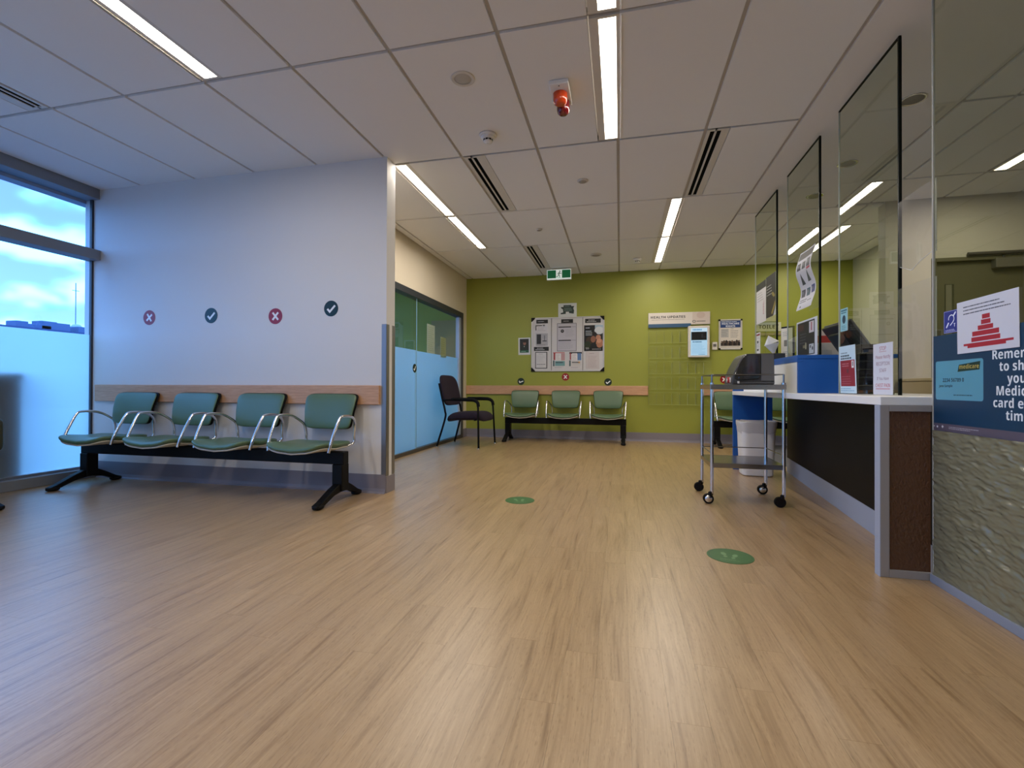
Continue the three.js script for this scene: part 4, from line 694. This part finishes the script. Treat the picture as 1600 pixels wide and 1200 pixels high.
{ // things on and behind the counter
  const m = thing('monitor', 'monitor', 'dark grey monitor leaning back on the blue shelf behind the nearest counter screen', [1.745, 1.068, -4.145]);
  part(m, 'housing', rb(0.028, 0.27, 0.45, 0.010).rotateZ(0.57).translate(-0.035, 0.148, 0), S([0.035, 0.04, 0.045], 0.35));
  part(m, 'bezel', rb(0.012, 0.28, 0.46, 0.005).rotateZ(0.57).translate(-0.017, 0.160, 0), S([0.20, 0.205, 0.215], 0.35));
  part(m, 'rear_cover', rb(0.03, 0.15, 0.26, 0.012).rotateZ(0.57).translate(-0.056, 0.132, 0), S([0.02, 0.022, 0.026], 0.4));
  part(m, 'stand', [cyl(V(0.0, 0.006, 0), V(-0.03, 0.14, 0), 0.02, 0.018), rb(0.15, 0.014, 0.22, 0.006, 0, 0.008, 0)], M.black);
  const tr = thing('document_tray', 'tray', 'black stacked document tray behind the flyer and the STOP notice', [1.43, 0.80, -3.36]);
  part(tr, 'case', [rspan(-0.02, 0.1, 0, 0.012, -0.15, 0.15, 0.003), rspan(-0.02, 0.1, 0.285, 0.3, -0.15, 0.15, 0.003), rspan(0.085, 0.1, 0, 0.3, -0.15, 0.15, 0.003), rspan(-0.02, 0.1, 0, 0.3, -0.15, -0.14, 0.003)], M.black);
  for (let k = 0; k < 5; k++) piece(tr, 'shelf', rspan(-0.02, 0.085, 0.05 + k * 0.048, 0.058 + k * 0.048, -0.14, 0.15, 0.002), S([0.03, 0.035, 0.04], 0.25));
  const binder = (label, x, z, c, h, tone) => { const t = thing('document_folder', 'folder', label, [x, 1.068, z]); part(t, 'cover', rspan(-0.1, 0.1, 0, h, -0.012, 0.012, 0.003), S(c, 0.5)); part(t, 'cover_label', rspan(-0.1, 0.03, h * 0.35, h * 0.6, 0.0125, 0.0132, 0.0003), S(tone, 0.6)); };
  binder('pale folder with a red band standing farthest back on the blue shelf', 1.70, -4.56, [0.7, 0.66, 0.6], 0.27, [0.5, 0.04, 0.035]); binder('red folder between the two pale ones on the blue shelf', 1.70, -4.515, [0.46, 0.04, 0.035], 0.215, [0.6, 0.55, 0.5]); binder('pale lower folder in front of the red one on the blue shelf', 1.71, -4.47, [0.62, 0.57, 0.5], 0.15, [0.5, 0.46, 0.4]);
  const tel = thing('phone', 'phone', 'black desk phone on the far end of the blue shelf', [1.50, 1.068, -4.90]);
  part(tel, 'base', ext([[-0.09, 0], [0.09, 0], [0.09, 0.018], [-0.09, 0.05]], 0.2, 0.004), M.black); part(tel, 'handset', [tube([V(-0.03, 0.052, -0.09), V(-0.03, 0.064, -0.05), V(-0.03, 0.064, 0.05), V(-0.03, 0.052, 0.09)], 0.016, 20, 10)], M.black);
  const tis = thing('tissue_box', 'tissue box', 'tissue box with a white tissue pulled up, beside the cream leaflet', [1.292, 1.068, -4.46]);
  part(tis, 'box', rspan(-0.06, 0.06, 0, 0.06, -0.11, 0.11, 0.004), S([0.035, 0.04, 0.05], 0.5));
  part(tis, 'tissue', [new THREE.ConeGeometry(0.062, 0.10, 9, 4).rotateZ(Math.PI).scale(1, 1, 0.5).rotateZ(0.2).translate(-0.005, 0.10, 0), new THREE.ConeGeometry(0.064, 0.075, 9, 2).scale(1, 1, 0.5).rotateZ(0.35).translate(-0.028, 0.185, 0)], M.paper);
  const lf = thing('leaflet_holder', 'leaflet holder', 'black-backed leaflet holder with a tall cream leaflet on the blue shelf', [1.41, 1.068, -4.49], -0.95);
  part(lf, 'back', rspan(-0.058, 0.062, 0, 0.30, -0.012, 0, 0.003), M.black); part(lf, 'leaflet', rspan(-0.056, 0.05, 0.01, 0.285, 0.001, 0.004, 0.0008), S(0xffffff, 0.6, { map: canvasTexture(128, 256, (g) => { fill(g, '#ebe2cb', 0, 0, 128, 256); strokes(g, 20, 30, 60, 3, 14, '#8f8a7c', 4, 3); fill(g, '#8a8576', 34, 96, 40, 50); strokes(g, 20, 190, 80, 3, 14, '#7c786c', 4, 6); }) }), 'cream leaflet');
  sheet('flyer', 'paper', 'narrow white flyer with a red heading below the two-part poster', canvasTexture(96, 220, (g) => { fill(g, '#cfcfcc', 0, 0, 96, 220); fill(g, '#7a2020', 6, 14, 84, 18); fill(g, '#1a1c1e', 20, 84, 34, 26); fill(g, '#1a1c1e', 16, 168, 44, 20); strokes(g, 14, 46, 66, 2, 12, '#7b7d80', 4, 3); strokes(g, 14, 122, 66, 3, 12, '#7b7d80', 4, 4); }), 0.13, 0.215, [XS - 0.004, 1.285, -5.19], -Math.PI / 2, { t: 0.001 });
}
{ // office beyond
  const d = structGroup('door_2');
  part(d, 'door_leaf', rspan(2.94, 3.78, 0.004, 2.04, -5.36, -5.31, 0.003), S([0.125, 0.115, 0.060], 0.5));
  part(d, 'door_frame', [rspan(2.90, 2.94, 0, 2.075, -5.40, -5.262, 0.003), rspan(3.78, 3.82, 0, 2.075, -5.40, -5.262, 0.003), rspan(2.94, 3.78, 2.04, 2.075, -5.40, -5.262, 0.003)], S([0.125, 0.115, 0.060], 0.5));
  part(d, 'viewing_slot', rspan(3.03, 3.105, 1.15, 1.83, -5.312, -5.305, 0.002), S([0.05, 0.05, 0.03], 0.3));
  part(d, 'viewing_pane', [span(3.036, 3.085, 1.156, 1.824, -5.305, -5.303)], S([0.22, 0.21, 0.15], 0.15));
  const cl = thing('door_closer', 'door closer', 'grey door closer with its arm at the top of the olive office door', [3.45, 2.05, -5.29]);
  part(cl, 'arm', [cyl(V(-0.27, 0.045, 0.045), V(0.32, 0.045, 0.045), 0.017)], S([0.07, 0.065, 0.05], 0.4)); part(cl, 'body', rspan(-0.05, 0.32, -0.09, 0.0, -0.02, 0.045, 0.006), S([0.16, 0.15, 0.11], 0.4)); part(cl, 'spindle', [cyl(V(0.02, -0.01, 0.02), V(0.02, 0.045, 0.03), 0.012)], S([0.07, 0.065, 0.05], 0.4));
  const cb = thing('storage_cabinet', 'cabinet', 'low beige cabinet standing under the office wall behind the counter', [2.86, 0, -4.98]);
  part(cb, 'carcass', rspan(-0.24, 0.24, 0, 0.90, -0.26, 0.24, 0.004), S([0.56, 0.45, 0.28], 0.5)); part(cb, 'top', rspan(-0.25, 0.25, 0.90, 0.925, -0.27, 0.26, 0.003), S([0.6, 0.49, 0.31], 0.5));
  const dr = part(cb, 'door', rspan(-0.235, 0.235, 0.04, 0.88, 0.24, 0.258, 0.003), S([0.56, 0.45, 0.28], 0.5)); part(dr, 'handle', [cyl(V(0.19, 0.62, 0.27), V(0.19, 0.76, 0.27), 0.006)], M.steel);
  const ch = thing('office_chair', 'chair', 'dark office chair just showing behind the lower plastic sheet', [2.25, 0, -4.60], 0.6);
  part(ch, 'backrest', pad(0.22, 0.26, 0.035, 0.4, 0.7, (q) => { q.z += 0.5 * q.x * q.x; }).translate(0, 0.76, -0.2), S([0.014, 0.018, 0.03], 0.8)); part(ch, 'seat', pad(0.23, 0.045, 0.22, 0.6, 0.45).translate(0, 0.46, 0), S([0.014, 0.018, 0.03], 0.8));
  part(ch, 'back_support', [tube([V(0, 0.43, -0.1), V(0, 0.45, -0.22), V(0, 0.6, -0.25)], 0.02, 20, 8)], M.black); part(ch, 'column', [cyl(V(0, 0.09, 0), V(0, 0.43, 0), 0.028, 0.022)], M.black);
  for (let k = 0; k < 5; k++) { const a = k * 1.2566, e = V(Math.sin(a) * 0.28, 0.07, Math.cos(a) * 0.28), l = piece(ch, 'leg', [cyl(V(0, 0.10, 0), e, 0.022, 0.016)], M.black); part(l, 'caster', [new THREE.SphereGeometry(0.029, 14, 10).translate(e.x, 0.03, e.z)], M.black); }
}

// ---------------------------------------------------------------- trolley, what stands on it, and the bin
{
  const x0 = 0.648, x1 = 1.118, z0 = -3.632, z1 = -4.05, t = thing('trolley', 'trolley', 'two-shelf stainless steel trolley on four casters before the counter', [(x0 + x1) / 2, 0, (z0 + z1) / 2]);
  const hw = (x1 - x0) / 2, hd = (z0 - z1) / 2, posts = [[-hw, hd], [hw, hd], [-hw, -hd], [hw, -hd]];
  part(t, 'top_shelf', [rspan(-hw - 0.012, hw + 0.012, 0.848, 0.856, -hd - 0.012, hd + 0.012, 0.002), ...[[0, hd + 0.01, 2 * hw + 0.024, 0.006], [0, -hd - 0.01, 2 * hw + 0.024, 0.006]].map(([x, z, w, d]) => rb(w, 0.036, d, 0.002, x, 0.842, z)), ...[-1, 1].map((s) => rb(0.006, 0.036, 2 * hd + 0.024, 0.002, s * (hw + 0.01), 0.842, 0))], M.steel);
  part(t, 'lower_shelf', [rspan(-hw - 0.008, hw + 0.008, 0.286, 0.294, -hd - 0.008, hd + 0.008, 0.002), rb(2 * hw + 0.016, 0.034, 0.006, 0.002, 0, 0.278, hd + 0.006), rb(2 * hw + 0.016, 0.034, 0.006, 0.002, 0, 0.278, -hd - 0.006), ...[-1, 1].map((s) => rb(0.006, 0.034, 2 * hd + 0.016, 0.002, s * (hw + 0.006), 0.278, 0))], M.steel);
  for (const [x, z] of posts) piece(t, 'post', [cyl(V(x, 0.075, z), V(x, 0.85, z), 0.0115, 0.0115, 18), cyl(V(x, 0.84, z), V(x, 0.872, z), 0.013, 0.013, 18)], M.chrome);
  part(t, 'top_rail', [rail([V(-hw, 0.87, hd), V(-hw, 0.93, hd), V(hw, 0.93, hd), V(hw, 0.87, hd)], 0.004, 0.012, 8), rail([V(-hw, 0.87, -hd), V(-hw, 0.93, -hd), V(hw, 0.93, -hd), V(hw, 0.87, -hd)], 0.004, 0.012, 8), cyl(V(-hw, 0.93, -hd), V(-hw, 0.93, hd), 0.004), cyl(V(hw, 0.93, -hd), V(hw, 0.93, hd), 0.004), ...posts.map(([x, z]) => cyl(V(x, 0.86, z), V(x, 0.93, z), 0.006))], M.steel);
  part(t, 'lower_rail', [cyl(V(-hw, 0.362, -hd), V(hw, 0.362, -hd), 0.0035), cyl(V(-hw, 0.362, -hd), V(-hw, 0.362, hd), 0.0035), cyl(V(hw, 0.362, -hd), V(hw, 0.362, hd), 0.0035)], M.steel);
  posts.forEach(([x, z], k) => {
    const turn = [2.6, 2.7, 2.5, 2.5][k], c = piece(t, 'caster', [rb(0.024, 0.035, 0.045, 0.008, 0, 0.072, 0).rotateY(turn).translate(x - 0.008, 0, z)], M.black), dx = -0.024, dz = 0.0;
    part(c, 'wheel', [new THREE.CylinderGeometry(0.036, 0.036, 0.026, 28).rotateX(Math.PI / 2).translate(x + dx, 0.036, z + dz)], M.rubber);
    if (k === 0 || k === 3) part(c, 'hub_cap', [new THREE.SphereGeometry(0.026, 24, 14).scale(1, 1, 0.45).translate(x + dx, 0.037, z + dz + 0.012)], M.chrome);
  });
  const m = thing('dispenser_machine', 'machine', 'dark grey machine with a curved smoked lid and red knob on top of the trolley', [0.9395, 0.857, -3.84]); m.scale.set(0.93, 1.07, 1);
  const out = new THREE.Shape(); out.moveTo(-0.148, 0.002); out.lineTo(-0.152, 0.03); out.lineTo(-0.142, 0.07); out.quadraticCurveTo(-0.118, 0.132, -0.085, 0.178); out.quadraticCurveTo(-0.066, 0.207, -0.04, 0.212); out.lineTo(0.135, 0.214); out.quadraticCurveTo(0.152, 0.212, 0.153, 0.198); out.lineTo(0.156, 0.014); out.quadraticCurveTo(0.155, 0.002, 0.146, 0.002); out.closePath();
  part(m, 'housing', ext(out, 0.26, 0.008, 2), S([0.055, 0.055, 0.057], 0.32));
  const lid = new THREE.Shape(); lid.moveTo(-0.136, 0.062); lid.quadraticCurveTo(-0.112, 0.128, -0.08, 0.175); lid.quadraticCurveTo(-0.064, 0.203, -0.04, 0.207); lid.lineTo(0.054, 0.209); lid.lineTo(0.055, 0.07); lid.quadraticCurveTo(0.053, 0.045, 0.03, 0.040); lid.lineTo(-0.10, 0.030); lid.quadraticCurveTo(-0.136, 0.03, -0.136, 0.062);
  part(m, 'smoked_lid', ext(lid, 0.012, 0.004, 2).translate(0, 0, 0.134), P([0.020, 0.018, 0.017], 0.08, { clearcoat: 1, clearcoatRoughness: 0.05 }), 'glossy smoked lid');
  part(m, 'grey_panel', ext([[0.058, 0.026], [0.150, 0.026], [0.147, 0.206], [0.058, 0.208]], 0.008, 0.003).translate(0, 0, 0.133), S([0.20, 0.20, 0.205], 0.3, { metalness: 0.6 }));
  part(m, 'base_strip', ext([[-0.10, 0.008], [0.148, 0.008], [0.148, 0.022], [-0.10, 0.016]], 0.008, 0.002).translate(0, 0, 0.133), S([0.14, 0.14, 0.14], 0.35, { metalness: 0.5 }));
  const kn = part(m, 'red_knob', [cyl(V(-0.152, 0.034, 0.06), V(-0.172, 0.034, 0.06), 0.023, 0.019, 24)], S([0.42, 0.012, 0.016], 0.3), 'red knob'); part(kn, 'white_cross', [rb(0.004, 0.03, 0.008, 0.001, -0.173, 0.034, 0.06), rb(0.004, 0.008, 0.03, 0.001, -0.173, 0.034, 0.06), rb(0.008, 0.034, 0.02, 0.003, -0.153, 0.034, 0.078)], M.white);
  part(m, 'blue_button', [new THREE.SphereGeometry(0.009, 14, 10).scale(0.8, 1.2, 0.5).translate(-0.103, 0.05, 0.136)], S([0.05, 0.12, 0.35], 0.2)); part(m, 'catch', rb(0.014, 0.016, 0.008, 0.002, -0.106, 0.018, 0.138), M.white);
}
{
  const b = thing('waste_bin', 'bin', 'tall white plastic waste bin with a bag folded over its rim under the counter', [1.275, 0, -4.93]);
  const ring = (w, d, y, k = 48) => [...Array(k)].map((_, i) => { const a = i / k * 2 * Math.PI, c = Math.cos(a), s = Math.sin(a), e = 0.42; return V(Math.sign(c) * Math.abs(c) ** e * w, y, Math.sign(s) * Math.abs(s) ** e * d); });
  const loft = (rings) => { const n = rings[0].length, p = [], ix = []; rings.forEach((r) => r.forEach((q) => p.push(q.x, q.y, q.z))); for (let r = 0; r + 1 < rings.length; r++) for (let i = 0; i < n; i++) { const a = r * n + i, b2 = r * n + (i + 1) % n; ix.push(a, a + n, b2, b2, a + n, b2 + n); } const g = new THREE.BufferGeometry(); g.setAttribute('position', new THREE.Float32BufferAttribute(p, 3)); g.setIndex(ix); g.computeVertexNormals(); return g; };
  part(b, 'body', [loft([ring(0.001, 0.001, 0.002), ring(0.128, 0.10, 0.002), ring(0.136, 0.108, 0.012), ring(0.148, 0.118, 0.25), ring(0.154, 0.125, 0.47), ring(0.148, 0.12, 0.47), ring(0.12, 0.10, 0.03), ring(0.001, 0.001, 0.03)])], M.whitePlastic);
  const r2 = mulberry(3), wob = (rg, k) => rg.map((q) => V(q.x * (1 + (r2() - 0.5) * 0.02), q.y + (r2() - 0.5) * k, q.z * (1 + (r2() - 0.5) * 0.02)));
  part(b, 'bin_bag', [loft([wob(ring(0.155, 0.126, 0.41), 0.03), ring(0.158, 0.130, 0.455), wob(ring(0.163, 0.134, 0.485), 0.008), wob(ring(0.166, 0.137, 0.512), 0.012), wob(ring(0.160, 0.131, 0.518), 0.008), wob(ring(0.148, 0.12, 0.48), 0.01), ring(0.13, 0.105, 0.2)])], P([0.62, 0.61, 0.62], 0.4, { side: THREE.DoubleSide }));
}

renderer.render(scene, camera);
